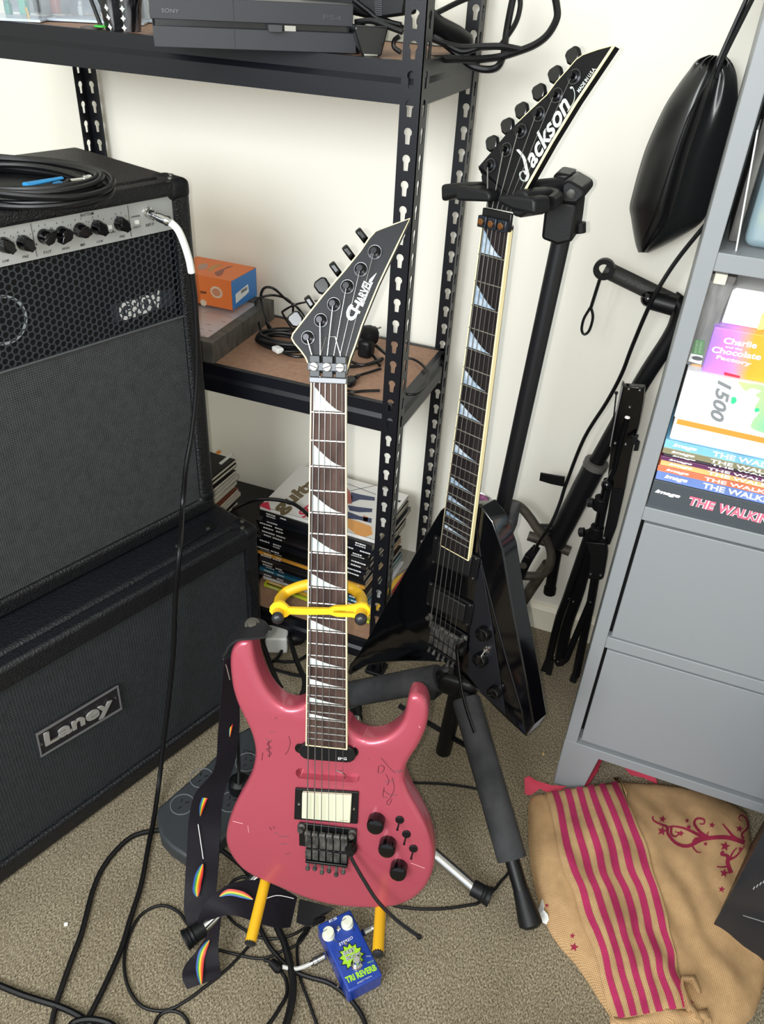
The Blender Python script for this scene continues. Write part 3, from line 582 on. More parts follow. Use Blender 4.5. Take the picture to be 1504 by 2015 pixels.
# pickups, bridge, knobs
cP = lambda p: K(800,1050,6.715,p)
for q in ([(330,370),(925,620),(975,325),(370,15)],[(262,920),(845,1230),(890,945),(305,625)]):
    r_ = [BB.uv(*p,.004) for p in cP(q)]; MB().prism(BB, r_, .0002, .006).build('pickup_ring', M_blk, bg, bev=.001)
    q_ = [V(p) for p in r_]; c_ = sum(q_,V((0,0)))/4; MB().prism(BB, [tuple(c_+V(((p-c_).x*.74,(p-c_).y*.8))) for p in q_], .006, .010).build('pickup_cover', mat('pickup_black',(24,24,26),.3), bg, bev=.002)
    for i in (0,1,2,3):
        e_ = c_+(q_[i]-c_)*.88; MB().ball(BB.at(e_.x,e_.y,.006), .002, 8).build('pickup_screw', M_hwd, bg)
arm2 = [BB.px(*p, w_) for p, w_ in zip(K(680,950,3.76,[(880,1170),(832,1200),(826,1260),(850,1480),(868,1570),(900,1690),(955,1850)]), (.012,.018,.02,.03,.034,.04,.046))]
trem(BB, bg, -.648, arm2)
for p in ((985,1345),(945,1690)): knob(BB.sh(.002), bg, *BB.uv(*cP([p])[0],.014), r=.0125, h=.014)
knob(BB.sh(.002), bg, *BB.uv(*cV([(1085,1565)])[0],.014), r=.0115, h=.014)
toggle(BB.sh(.002), bg, *BB.uv(*cP([(1055,1535)])[0],.004), d=(.1,-1), m1=M_chr)
# ================================================================ yellow guitar stand
ys = thing('guitar_stand', FL.px(650,1700,0), 'yellow guitar stand with chrome tripod legs and rubber neck strap under the pink guitar', 'guitar stand')
c18 = lambda p: K(480,930,4.4235,p)
def bpw(p, w_, F=GP, cc=c18): return F.px(*cc([p])[0], w_)
yk = [bpw((295,1265),.034),bpw((300,1225),.018),bpw((305,1160),-.01),bpw((315,1105),-.035),bpw((350,1060),-.05),bpw((410,1020),-.055),bpw((550,975),-.057),bpw((730,962),-.057),bpw((910,1000),-.057),bpw((975,1032),-.055),bpw((1020,1085),-.045),bpw((1030,1140),-.02),bpw((1025,1210),.012),bpw((1018,1275),.034)]
MB().tube(cr(yk,5), .0075, 14).build('neck_yoke', M_yel2, ys)
m = MB()
for a, b in ((0,1),(-1,-2)):
    d = (yk[a]-yk[b]).normalized(); m.lathe(yk[a]-d*.001, d, [(.0079,0),(.0079,.003),(.006,.006),(.003,.0075)], 16)
m.build('rubber_cap', mat('rubber_cap_grey',(26,27,30),.35), ys)
SP = GP.sh(.013)
so = [SP.uv(*p) for p in c18([(228,1200),(232,1160),(262,1128),(312,1118),(352,1132),(395,1172),(560,1178),(740,1180),(790,1160),(880,1158),(960,1148),(1015,1132),(1070,1142),(1103,1182),(1100,1225),(1070,1252),(1000,1252),(820,1248),(750,1228),(560,1230),(405,1226),(382,1246),(330,1262),(270,1252)])]
sh_ = [[SP.uv(*p) for p in c18([(780,1200),(880,1196),(955,1200),(980,1218),(880,1216),(790,1212)])]]
MB().holed(SP, so, sh_, -.003, .003).build('retaining_strap', M_yel, ys, bev=.0012)
hub = V((-.328,.865,.20)); top_ = GP.px(645,1150,-.06)
MB().tube([hub+V((0,0,-.08)), top_], .0115, 14).build('centre_pole', M_chr, ys)
MB().lathe(hub, (0,0,1), [(.02,-.03),(.024,-.02),(.024,.03),(.016,.045)], 18).build('hub', M_blk, ys)
f1 = FL.px(400,1826,.022); f1e = FL.px(368,1848,.02); f2 = FL.px(932,1747,.022); f2e = FL.px(962,1764,.02); f3 = V((-.42,1.10,.02))
for a, e_ in ((f1,f1e),(f2,f2e),(f3,f3+V((-.03,.05,0)))):
    MB().tube([hub+V((0,0,-.07)), a, a.lerp(e_,.5)], .0115, 14).build('leg', M_chr, ys)
    d = (e_-a).normalized(); MB().lathe(a-d*.002, d, [(.0145,0),(.0148,.02),(.0165,.022),(.0155,.026),(.0172,.029),(.016,.033),(.018,.036),(.017,(e_-a).length)], 18).build('rubber_foot', M_rub, ys.children[-1])
for s0, s1 in (((533,1690),(493,1855)),((752,1740),(744,1876))):
    a = GP.px(*s0,-.06); b = GP.px(*s1,.055); MB().tube([a,b], .0082, 14).build('support_peg', M_yel2, ys); d = (b-a).normalized()
    MB().lathe(b, d, [(.0082,-.001),(.0082,.002),(.005,.004)], 14).build('rubber_cap', mat('rubber_cap_grey',(26,27,30),.35), ys.children[-1])
    MB().tube([a, hub+V((0,0,-.02))], .008, 10).build('peg_arm', M_blk, ys)

# ================================================================ guitar strap
M_web = mat('strap_webbing', (21,18,25), .6, spec=.25, bump=.2, bs=300)
st = thing('guitar_strap', FL.px(400,1800,0), 'black webbing guitar strap with curved rainbow stripes, hanging from the pink guitar to the carpet', 'strap')
RB = [(176,26,34),(206,96,24),(206,186,40),(50,140,66),(44,76,160)]
RBm = [mat('rainbow_%s' % n, c, .5) for n, c in zip(('red','orange','yellow','green','blue'), RB)]
def ribbon(secs, name='webbing', mt=M_web, th=.0022):
    Lp = cr([FL.px(*l, z) for l, r, z in secs], 6); Rp = cr([FL.px(*r, z2) for l, r, z2 in secs], 6)
    MB().slab([[a.lerp(b,t) for t in (0,.25,.5,.75,1)] for a, b in zip(Lp,Rp)], th).build(name, mt, st); return Lp, Rp
def stripe(path, wpx, lift=.0022, mats=RBm, par=None, n=6):           # path: (x, y, z) of the photo, bands side by side
    P = cr([FL.px(x,y,z+lift) for x, y, z in path], n); m = MB()
    for i in range(len(P)):
        pass
    d = [(P[min(i+1,len(P)-1)]-P[max(i-1,0)]).normalized() for i in range(len(P))]
    sd = [(x_.cross(CAM-p)).normalized() for x_, p in zip(d,P)]; k = len(mats)
    for j in range(k):
        m.cm = j; rows = []
        for i, p in enumerate(P):
            t = i/(len(P)-1); w_ = wpx*.00085*min(1, 4*t*(1-t)+.12)
            rows.append([p+sd[i]*w_*((j)/k-.5), p+sd[i]*w_*((j+1)/k-.5)])
        m.grid(rows)
    m.build('printed_stripe', mats, par or st, smooth=False)
s1 = [((441,1300),(458,1292),.585),((436,1366),(468,1350),.50),((430,1440),(472,1425),.40),((422,1515),(462,1500),.32),((384,1563),(440,1566),.24),((372,1610),(434,1616),.17),((368,1670),(431,1683),.11),((364,1733),(427,1733),.06),((362,1789),(424,1775),.03),((370,1822),(418,1815),.012)]
ribbon(s1)
c14 = lambda p: K(0,1500,3.008,p); c15 = lambda p: K(300,1600,2.735,p)
s2 = [((385,1836),(400,1815),.018),((393,1800),(420,1806),.05),((412,1770),(450,1800),.075),((455,1740),(478,1806),.085),((505,1733),(512,1818),.08),((545,1745),(545,1826),.07),((584,1766),(570,1825),.05)]
ribbon([(a, b, z) for a, b, z in s2])
s3 = [((412,1835),(436,1800),.05),((380,1880),(430,1858),.045),((362,1905),(432,1895),.03),((359,1925),(434,1912),.015),((368,1947),(436,1922),.006)]
ribbon(s3)
s4 = [((589,1770),(583,1815),.045),((620,1778),(610,1822),.03),((660,1788),(632,1800),.02)]
ribbon(s4, 'leather_end', mat('black_leather',(26,26,29),.45,bump=.2))
stripe([(427,1540,.25),(408,1562,.235),(398,1585,.215),(394,1606,.18)], 10)
stripe([(399,1700,.095),(391,1725,.075),(387,1748,.055),(388,1765,.045)], 16)
stripe([(466,1360,.48),(458,1400,.43),(452,1450,.38)], 7)
stripe([(432,1764,.082),(450,1756,.09),(475,1760,.09),(498,1770,.085)], 12)
stripe([(412,1850,.05),(398,1875,.045),(393,1905,.03),(396,1938,.01)], 14)
for q in ([(425,1508,.31),(429,1533,.27)],[(390,1622,.16),(400,1690,.10)],[(515,1772,.084),(545,1762,.075),(578,1768,.055)]):
    MB().tube(cr([FL.px(x,y,z+.003) for x, y, z in q],4), .0007, 5).build('white_line', M_wht, st)
cS = lambda p, w_: BP.px(*K(400,1200,6.267,[p])[0], w_)
low = [cS(p,w_) for p, w_ in (((838,268),.0),((800,320),.003),((760,350),.004),((600,372),.004),((470,380),.004),((400,402),.004),((330,460),.003),((300,520),.0),((250,590),-.005))]
up_ = [cS(p,w_) for p, w_ in (((834,250),-.01),((800,190),-.028),((730,140),-.04),((600,114),-.045),((500,150),-.045),((420,230),-.04),((355,345),-.03),((290,500),-.02),((232,585),-.012))]
MB().slab([[a.lerp(b,t) for t in (0,.33,.66,1)] for a, b in zip(cr(low,4),cr(up_,4))], .003).build('leather_end', mat('black_leather',(26,26,29),.45,bump=.2), st)
p = cS((610,205),-.03); MB().lathe(p+V((0,0,.002)), (.1,-.35,.93), [(.0105,0),(.0105,.003),(.007,.0035),(.006,.006),(.003,.0065)], 18).build('strap_button', mat('worn_nickel',(96,94,88),.4,.8), st)
MB().tube(cr([cS((250,600),-.01),cS((270,660),-.01),cS((290,700),-.01),cS((330,860),-.01)],4), .001, 5).build('thread', M_sil, st)

# ================================================================ black floor stand
bs = thing('guitar_stand', FL.px(885,1470,0), 'tall black guitar stand with grey foam padded legs, holding the black V-shaped guitar', 'guitar stand')
mt_ = YP(1.10).px(1105,468); mb_ = YP(1.08).px(985,1020); hb = FL.px(906,1335,.25)
MB().tube([mt_, mb_+(mb_-mt_)*.01], .0125, 16).build('mast', mat('black_tube',(26,26,29),.35,.3), bs)
MB().tube([mb_, hb, FL.px(873,1478,.0)], .0165, 16).build('lower_mast', M_blk, bs)
CL = YP(1.075); cq = lambda p: K(800,900,3.342,p)
MB().prism(CL, [CL.uv(*p) for p in cq([(595,395),(690,375),(718,395),(700,470),(690,530),(655,590),(620,600),(585,500)])], -.045, .015).build('height_clutch', mat('grey_plastic',(52,54,58),.5), bs, bev=.004)
cY = lambda p: K(880,320,5.013,p); BH = YP(1.09)
m = MB(); m.prism(BH, [BH.uv(*p) for p in cY([(1015,345),(975,700),(1130,758),(1275,728),(1302,560),(1325,360),(1200,330)])], -.035, .03); m.build('yoke_housing', M_blk, bs, bev=.004)
m = MB(); m.prism(BH, [BH.uv(*p) for p in cY([(1180,150),(1165,320),(1205,350),(1330,355),(1415,270),(1405,205),(1250,115)])], -.03, .036); m.prism(BH, [BH.uv(*p) for p in cY([(1045,150),(1090,78),(1250,112),(1180,175)])], -.035, .01); m.build('yoke_bracket', M_blk, bs, bev=.004)
MB().lathe(BH.px(*cY([(1225,305)])[0],.036), (0,-1,0), [(.0055,0),(.0055,.002),(.003,.003)], 14).build('hinge_bolt', M_hwd, bs)
MB().tube([BH.px(*cY([(1310,590)])[0],0), BH.px(*cY([(1310,690)])[0],-.0)], .008, 10).build('locking_lever', M_blk, bs)
ya = GB.at(.0,.04,-.055)
MB().tube([BH.px(*cY([(1190,235)])[0],0), BH.px(*cY([(900,265)])[0],.03), ya], .0125, 12, flat=1).build('yoke_arm', M_rub, bs)
YL = GB
lft = [YL.uv(*p, .012) for p in cY([(85,225),(250,250),(395,280),(425,315),(422,370),(400,388),(95,378),(82,350)])]
rgt = [YL.uv(*p, .012) for p in cY([(485,330),(640,320),(840,345),(870,380),(865,515),(800,505),(640,470),(500,400)])]
MB().prism(YL, lft, -.022, .012).build('yoke_finger', M_rub, bs, bev=.004, seg=3)
MB().prism(YL, rgt, -.022, .012).build('yoke_finger', M_rub, bs, bev=.004, seg=3)
ro = [YL.uv(*p, -.03) for p in cY([(790,300),(860,240),(930,250),(965,300),(950,470),(870,520),(800,500)])]
MB().prism(YL, ro, -.05, .004).build('yoke_pad', M_rub, bs, bev=.005, seg=3)
lo = [YL.uv(*p, -.03) for p in cY([(75,200),(370,190),(390,280),(80,370)])]
MB().prism(YL, lo, -.05, .0).build('yoke_pad', M_rub, bs, bev=.005, seg=3)
MB().tube(cr([GB.at(-.045,.05,-.03), GB.at(-.04,.05,-.055), ya, GB.at(.045,.04,-.055), GB.at(.055,.035,-.03)],4), .009, 10).build('yoke_cradle', M_blk, bs)
ft = FL.px(1043,1812,.022)
def sleg(top, foot, a, b, rf):
    d = foot-top; MB().tube([top, foot-d*.04], .0135, 14).build('leg', M_blk, bs); lg = bs.children[-1]
    if rf: MB().tube([top+d*a, top+d*(a+.01), top+d*(b-.01), top+d*b], [rf*.93,rf,rf,rf*.95], 20).build('foam_sleeve', M_foam, lg)
    u = d.normalized(); MB().lathe(foot-u*.05, u, [(.0145,0),(.0155,.012),(.0205,.045),(.021,.056),(.012,.062)], 16).build('rubber_foot', M_rub, lg)
sleg(hb+V((.005,-.01,0)), ft, .07, .76, .0265)
sleg(hb+V((-.02,0,.0)), V((-.575,1.068,.02)), .06, .8, .0265)
sleg(hb+V((.01,.02,0)), V((-.15,1.42,.02)), .06, .8, None)
m = MB(); m.tube([FL.px(785,1388,.08), FL.px(876,1442,.05)], .0055, 8); m.tube([FL.px(878,1445,.05), FL.px(955,1488,.12)], .0055, 8); m.build('brace', M_blk, bs)
m = MB(); m.box(hb+V((0,0,-.005)),(.075,.06,.05)); m.build('hub', M_blk, bs, bev=.014, seg=3)
MB().prism(FL, [FL.uv(*p,.19) for p in K(700,1300,3.358,[(470,160),(560,90),(640,80),(600,160),(520,225),(480,215)])], .17, .2).build('hub_bracket', mat('green_black_plastic',(38,44,44),.5), bs, bev=.004)
MB().lathe(FL.px(877,1316,.275), (0,-.6,.8), [(.008,0),(.008,.004),(.004,.005)], 12).build('hinge_bolt', M_rub, bs)

# ================================================================ exercise frame, cords and folded stand against the wall
WP = YP(1.545); c20 = lambda p: K(1000,960,5.371,p)
M_brn = mat('worn_grey_tube', (64,58,52), .55, .2, col2=(92,84,74), cs=30)
xf = thing('exercise_frame', V((-.10,1.50,.03)), 'black tubular exercise frame with rubber hand grips leaning on the wall behind the black stand', 'exercise equipment')
def tb(nm, pts, r, mt, cc=None, F=WP, w_=0, n=12, k=5, root=None):
    pts = cc(pts) if cc else pts; ws = w_ if isinstance(w_,(list,tuple)) else [w_]*len(pts)
    P = [F.px(*p, q) for p, q in zip(pts, ws)]; return MB().tube(cr(P,k) if len(P) > 2 else P, r, n).build(nm, mt, root or xf)
tb('upper_tube', [(1322,588),(1338,603),(1336,630),(1318,668),(1262,755),(1165,925)], .0165, M_blk)
tb('lower_tube', [(1172,915),(1092,1068)], .0245, mat('black_tube',(26,26,29),.35,.3))
tb('tube_collar', [(1175,908),(1170,919)], .0262, mat('collar_grey',(90,88,84),.5))
g1 = tb('hand_grip', [(1190,529),(1330,597)], .0152, mat('ribbed_grip',(44,43,40),.6,bump=.6,bs=160), w_=.03)
m = MB(); m.holed(WP.sh(.05), [(WP.uv(1189,530,.05)[0]+.019*math.cos(a),WP.uv(1189,530,.05)[1]+.019*math.sin(a)) for a in [i*math.pi/10 for i in range(20)]], [[(WP.uv(1189,530,.05)[0]+.010*math.cos(a),WP.uv(1189,530,.05)[1]+.010*math.sin(a)) for a in [i*math.pi/10 for i in range(20)]]], -.008, .004); m.build('grip_ring', M_blk, xf)
tb('hand_grip', [(1278,589),(1328,603)], .0175, M_blk, w_=.04)
MB().ball(WP.px(1276,588,.045), .014, 12).build('grip_knob', M_blkg, xf)
tb('curved_tube', [(-40,170),(60,172),(150,220),(235,320),(310,430),(390,520),(440,620),(455,740),(420,860),(330,925),(180,930),(-20,915)], .0105, M_brn, c20, w_=.02)
tb('cross_tube', [(330,425),(540,430)], .0105, mat('black_tube',(26,26,29),.35,.3), c20)
tb('foot_bar', [(215,505),(400,570),(655,672)], .0118, M_brn, c20, w_=-.015)
tb('post_tube', [(520,640),(440,1095)], .0125, M_blk, c20, w_=-.01)
tb('rubber_cap', [(448,1050),(438,1110)], .0148, M_rub, c20, w_=-.01)
tb('lower_leg', [(420,800),(300,980),(60,1345)], .0135, M_brn, c20)
m = MB(); SB = WP.sh(.03); m.prism(SB, [SB.uv(*p) for p in c20([(275,600),(340,640),(250,790),(60,1160),(-10,1160),(90,880),(180,700)])], -.002, .002); m.build('webbing_strap', M_web, xf)
MB().prism(SB, [SB.uv(*p) for p in c20([(180,700),(250,730),(215,860),(150,900),(105,850)])], .0, .006).build('strap_buckle', M_blk, xf, bev=.002)
MB().lathe(SB.px(*c20([(160,820)])[0],.006), (0,-1,0), [(.009,0),(.009,.001)], 18).build('round_badge', M_sil, xf)
m = MB(); m.tube([WP.px(1183,542,.045), WP.px(1163,606,.045)], .0032, 8); b_ = m.build('tether', M_blk, xf)
m = MB(); m.tube(cr([WP.px(*p,.045) for p in ((1163,606),(1167,625),(1160,650),(1150,658),(1145,648),(1149,628),(1158,612))],4,True), .0026, 8, closed=True); m.build('snap_hook', M_blk, xf)
# cord of the bag running down the wall
cdp = cr([WP.px(*p,w_) for p, w_ in zip([(1392,438),(1330,515),(1284,590),(1245,680),(1224,735),(1195,790),(1150,862),(1115,950),(1102,990),(1085,1030),(1062,1065),(1052,1085)], (.02,.05,.062,.03,.02,.01,.01,.02,.03,.05,.055,.05))],5)
cd = thing('cord', cdp[-1], 'black cord running down the wall from behind the drawstring bag, with a small black tag', 'cord')
MB().tube(cdp, .0038, 8).build('cord_line', M_cab, cd)
MB().prism(WP.sh(.02), [WP.sh(.02).uv(*p) for p in ((1064,930),(1093,935),(1112,938),(1110,957),(1085,952),(1062,945))], -.002, .002).build('tag', M_blk, cd, bev=.0005)
# folded sheet music stand
ms = thing('music_stand', YP(1.43).px(1105,1325), 'folded black metal tripod music stand standing between the wall and the grey cabinet', 'music stand')
MP = YP(1.43); c8 = lambda p: K(1150,480,3.359,p); c16 = lambda p: K(1050,1100,6.715,p)
def pl(nm, pts, cc, w0, w1, mt=M_blk, bev=.0015): return MB().prism(MP, [MP.uv(*p) for p in cc(pts)], w0, w1).build(nm, mt, ms, bev=bev)
pl('desk_channel', [(262,935),(402,945),(392,1040),(365,1180),(330,1310),(295,1480),(270,1620),(150,1600),(180,1330),(215,1140)], c8, -.012, .004, M_blkg)
pl('desk_channel_lip', [(250,915),(262,935),(215,1140),(180,1330),(172,1325),(208,1130)], c8, -.012, .010, mat('grey_edge',(120,120,118),.4))
pl('folded_desk', [(300,1340),(290,1500),(250,1700),(205,1900),(160,2015),(110,2010),(150,1800),(180,1600),(215,1400)], c8, -.03, -.014)
m = MB()
for p in ((295,960),(368,968),(302,1080),(205,1318),(275,1325)): m.ball(MP.px(*c8([p])[0],.005), .0026, 8)
m.build('rivet', M_sil, ms)
m = MB(); m.tube([MP.px(*c8([(285,1272)])[0],.006), MP.px(*c8([(330,1275)])[0],.02)], .003, 8); m.prism(MP, [MP.uv(*p) for p in c8([(325,1255),(345,1232),(365,1235),(355,1265),(375,1280),(365,1330),(335,1330),(345,1290),(325,1290)])], .015, .025); m.build('wing_knob', M_blk, ms, bev=.001)
m = MB(); m.tube([MP.px(*p,.006) for p in c8([(212,990),(200,1100),(175,1300)])], .0014, 6); m.ball(MP.px(*c8([(212,985)])[0],.006), .0035, 8); m.build('page_clip', M_blk, ms)
m = MB(); m.tube([MP.px(*p,.006) for p in c8([(285,1150),(240,1300),(200,1480),(165,1560)])], .005, 8); m.build('shaft', M_blkg, ms)
m = MB(); m.tube([MP.px(*p,.0) for p in c8([(160,1560),(130,1700),(95,1870)])], .0095, 12); m.build('inner_shaft', M_blkg, ms)
MB().ball(MP.px(*c8([(152,1592)])[0],.008), .012, 14).build('tilt_knob', M_blkg, ms)
for kx, ky, cx, cy_ in ((45,1710,105,1715),(770,470,0,0)):
    if cx: P = c8([(kx,ky),(cx,cy_)])
    else: P = c20([(785,468),(930,465)])
    a, b = MP.px(*P[0],.0), MP.px(*P[1],.0)
    m = MB(); m.tube([a, b], .003, 8); m.lathe(a, (b-a), [(.006,-.008),(.010,-.006),(.010,.004),(.006,.006)], 10); m.build('wing_knob', M_blk, ms)
    MB().lathe(b-V((0,0,.012)), (.02,-.1,1), [(.014,0),(.016,.006),(.013,.022),(.014,.028)], 14).build('clamp_collar', M_blk, ms, bev=.001)
pl('leg_bracket', [(830,540),(1040,560),(1050,700),(1015,920),(990,940),(860,930),(850,900),(880,700)], c20, -.012, .012, M_blk)
m = MB()
for p in ((875,912),(980,925),(1018,530)): m.ball(MP.px(*c20([p])[0],.013), .003, 8)
m.build('rivet', M_sil, ms)
def flat(nm, pts, hw, w_, cc=c16):
    P = cr([MP.px(*p,w_) for p in cc(pts)],3); return MB().tube(P, hw, 8, flat=.8).build(nm, M_blk, ms)
flat('leg', [(735,-360),(440,500),(330,800),(200,1340)], .0105, .0, c16)
flat('leg', [(790,-360),(600,400),(430,900),(350,1360)], .0165, -.012, c16)
flat('leg', [(830,150),(760,560),(690,900),(560,1540)], .0115, -.004, c16)
flat('brace', [(745,580),(640,830),(430,1330)], .009, .004, c16)
for P in ([(150,1340),(270,1330),(250,1480),(215,1612),(135,1575),(175,1480),(100,1460)],[(530,1500),(600,1490),(560,1668),(500,1620),(478,1580)]): pl('foot', P, c16, -.012, .006, M_rub)
pl('foot', [(290,1330),(345,1320),(440,1295),(468,1310),(460,1350),(400,1395),(320,1415),(292,1380)], c16, -.008, .004)
m = MB()
for p in ((460,455),(463,515),(530,560),(755,568),(283,1312),(325,1352),(432,1318)): m.ball(MP.px(*c16([p])[0],.006), .003, 8)
m.build('rivet', M_sil, ms)

# ================================================================ drawstring bag
BG = YP(1.53); c3 = lambda p: K(1000,0,2.984,p)
M_pu = mat('black_leatherette', (15,15,17), .34, spec=.7, bump=.05, bs=60)
rows = [((1180,322),(1285,332)),((1110,352),(1318,372)),((1065,410),(1340,430)),((1005,490),(1348,500)),((930,605),(1348,605)),((870,725),(1325,735)),((812,860),(1292,860)),((770,990),(1255,1000)),((735,1120),(1222,1115)),((714,1215),(1185,1215)),((722,1275),(1130,1310)),((735,1360),(1000,1398)),((748,1430),(890,1455)),((765,1482),(825,1485))]
L_ = cr([V((a[0],a[1],0)) for a, b in rows],4); R_2 = cr([V((b[0],b[1],0)) for a, b in rows],4)
gr = []
for i, (a, b) in enumerate(zip(L_, R_2)):
    t = i/(len(L_)-1); T = .050*math.sin(math.pi*min(1,max(0,.06+t*.9)))**.6; r_ = []
    for j in range(25):
        s = j/24; q = a.lerp(b, s); w_ = T*math.sin(math.pi*s)**.62
        w_ -= .010*math.exp(-((s-.44-.05*t)/.035)**2)*min(1,t*3) - .006*math.exp(-((s-.52-.03*t)/.05)**2)
        w_ += .007*math.exp(-((t-.06)/.07)**2)*math.sin(s*38) + .006*math.exp(-((s-.78)/.07)**2)*math.exp(-((t-.22)/.12)**2) - .007*math.exp(-((s-.66)/.07)**2)*math.exp(-((t-.25)/.14)**2)
        r_.append(BG.px(*c3([(q.x,q.y)])[0], max(w_,0)-.002))
    gr.append(r_ + [BG.px(*c3([(a.lerp(b, s).x, a.lerp(b, s).y)])[0], -.012-.018*math.sin(math.pi*s)) for s in (.9,.7,.5,.3,.1)])
dbg = thing('drawstring_bag', BG.px(1345,300,0), 'glossy black leatherette drawstring bag hanging on the wall beside the grey cabinet', 'bag')
m = MB(); m.grid(gr, closed=True); k_ = len(gr[0]); m.add(gr[0],[tuple(range(k_))]); m.add(gr[-1],[tuple(range(k_))]); m.build('pouch', M_pu, dbg, ang=75)
m = MB()
for off in (0,11): m.tube(cr([BG.px(*p,w_) for p, w_ in (((1405+off*.3,155),.035),((1416+off*.5,118),.03),((1468+off,2),.02),((1512+off,-90),.02))],4), .0036, 8)
m.build('drawstring', M_cab, dbg)
MB().tube(cr([BG.px(*c3([p])[0],w_) for p, w_ in (((1228,380),.03),((1200,430),.047),((1170,490),.055),((1060,680),.05),((960,960),.05),((860,1250),.045),((790,1420),.02))],5), .0012, 6).build('seam_piping', M_blk, dbg)
m = MB(); m.lathe(BG.px(1514,-92,.0), (0,-1,0), [(.012,-.05),(.012,-.045),(.004,-.044),(.004,.03),(.008,.034)], 12); m.build('wall_hook', M_sil, dbg)
# ================================================================ grey cabinet and its contents
CF = YP(1.125); X0 = .0125; XI = CF.uv(1271,993)[0]; X1 = .60
gc = thing('storage_cabinet', ((X0+X1)/2,1.34,0), 'tall grey lacquered cabinet with two lower doors and open shelves of books and boxes', 'cabinet')
zt = lambda x, y: CF.uv(x, y)[1]
Zs, Zr1 = zt(1270.7,998), zt(1263,1023); Z2a, Z2b = zt(1194.5,1254), zt(1188.5,1274); Z3a, Z3b = zt(1140,1458), zt(1178.7,1494); Zu0, Zu1 = zt(1408,534.6), zt(1420.4,498)
ZL = zt(1111,1455)
for a, b in ((X0,XI),(X1-.04,X1)): MB().prism(CF, [(a,ZL),(b,ZL),(b,1.62),(a,1.62)], -.02, 0).build('stile', M_grey, gc, bev=.0012)
for a, b in ((Zr1,Zs),(Z2b,Z2a),(Zu0,Zu1),(1.59,1.62)): MB().fb(CF, XI, X1-.04, a, b, -.02, -.0005).build('rail', M_grey, gc, bev=.0012)
leg = [(X0,ZL),(X1,ZL),(X1,0),(X1-.055,0),(X1-.075,Z3b),(CF.uv(1178.7,1494)[0],Z3b),(CF.uv(1148,1545)[0],0),(X0+.001,0)]
MB().prism(CF, leg[::-1], -.02, .0).build('plinth_frame', M_grey, gc, bev=.001)
m = MB(); m.box((X0+.009,1.36,.82),(.018,.43,1.6)); m.box((X1-.009,1.36,.82),(.018,.43,1.6)); m.box(((X0+X1)/2,1.575,.86),(X1-X0,.008,1.5)); m.box(((X0+X1)/2,1.36,1.61),(X1-X0,.43,.018)); m.build('carcass', M_grey, gc)
for z in (Zs,Zu1): MB().box(((X0+X1)/2,1.35,z-.011),(X1-X0-.03,.42,.02)).build('shelf_board', M_grey, gc)
MB().box(((X0+X1)/2,1.35,Z3b+.012),(X1-X0-.03,.42,.018)).build('shelf_board', M_grey, gc)
for (a, b) in ((Z2a+.002,Zr1-.006),(Z3a+.001,Z2b-.006)):
    MB().fb(CF, XI+.0055, X1-.045, a, b, -.0225, -.003).build('door', M_grey, gc, bev=.0012)
MB().box(((X0+X1)/2,1.16,(Z3a+Zr1)/2),(X1-X0-.05,.004,Zr1-Z3a)).build('gap_shade_sheet', mat('painted_gap_shade',(10,10,11),.8), gc)  # near-black sheet added behind the doors, its colour stands in for shade in the gaps
# books
BKN = 'walking'
def bookbox(nm, z0, z1, x0, x1, y0, dp, cov, lab, cat, grp=None, spine=None, th=.0012, rot=0):
    t = thing(nm, ((x0+x1)/2, y0+dp/2, z0), lab, cat, grp); o = bpy.data.objects
    F = Fr((x0,y0,z0),(math.cos(rot),math.sin(rot),0),(0,0,1)); W = x1-x0; h = z1-z0       # F.z points to the viewer
    m = MB(); m.fb(F,0,W,0,th,-dp,0); m.fb(F,0,W,h-th,h,-dp,0); m.fb(F,0,W,0,h,-.0015,0); m.build('cover', cov, t, bev=.0004)
    MB().fb(F,.003,W-.003,th,h-th,-dp+.004,-.0015).build('pages', M_paper, t, smooth=False)
    return t, F
xb = XI+.002; zc = Zs
z_o = zt(1284,944)
M_om = mat('charcoal_cover', (70,76,82), .5)
t, F = bookbox('book', Zs, z_o, xb, xb+.30, 1.128, .19, M_om, 'thick charcoal hardback with pink and white title, lowest book on the cabinet shelf', 'book', th=.003)
cW = lambda p: K(1200,950,4.947,p)
lpx('image', F, *cW([(435,100),(680,160),(450,58)]), M_wht, t, w=.0003, off=.05, shear=.3)
M_pk = mat('title_pink', (224,110,136), .5)
for tx, q in (('THE',[(758,212),(1012,276),(784,128)]),('WALKING',[(1048,288),(1640,438),(1076,196)])):
    lpx(tx, F, *cW(q), M_wht, t, w=.0003, off=.075, shear=.1); lpx(tx, F, *cW(q), M_pk, t, w=.0007, off=.028, shear=.1)
zz = [z_o, zt(1288.4,927), zt(1292,916.5), zt(1295.5,906), zt(1299,898.5), zt(1301,892.5), zt(1304,881.5), zt(1308.5,866)]
cols = [((104,128,186),'blue'),((214,112,80),'orange-red'),((226,172,112),'cream and orange'),((92,44,84),'plum'),((58,54,58),'dark grey'),((128,124,96),'olive'),((120,178,210),'pale blue')]
bt_ = ['lowest of the thin paperbacks','second thin paperback from the bottom','third thin paperback from the bottom','middle one of the thin paperbacks','third thin paperback from the top','second thin paperback from the top','topmost of the thin paperbacks']
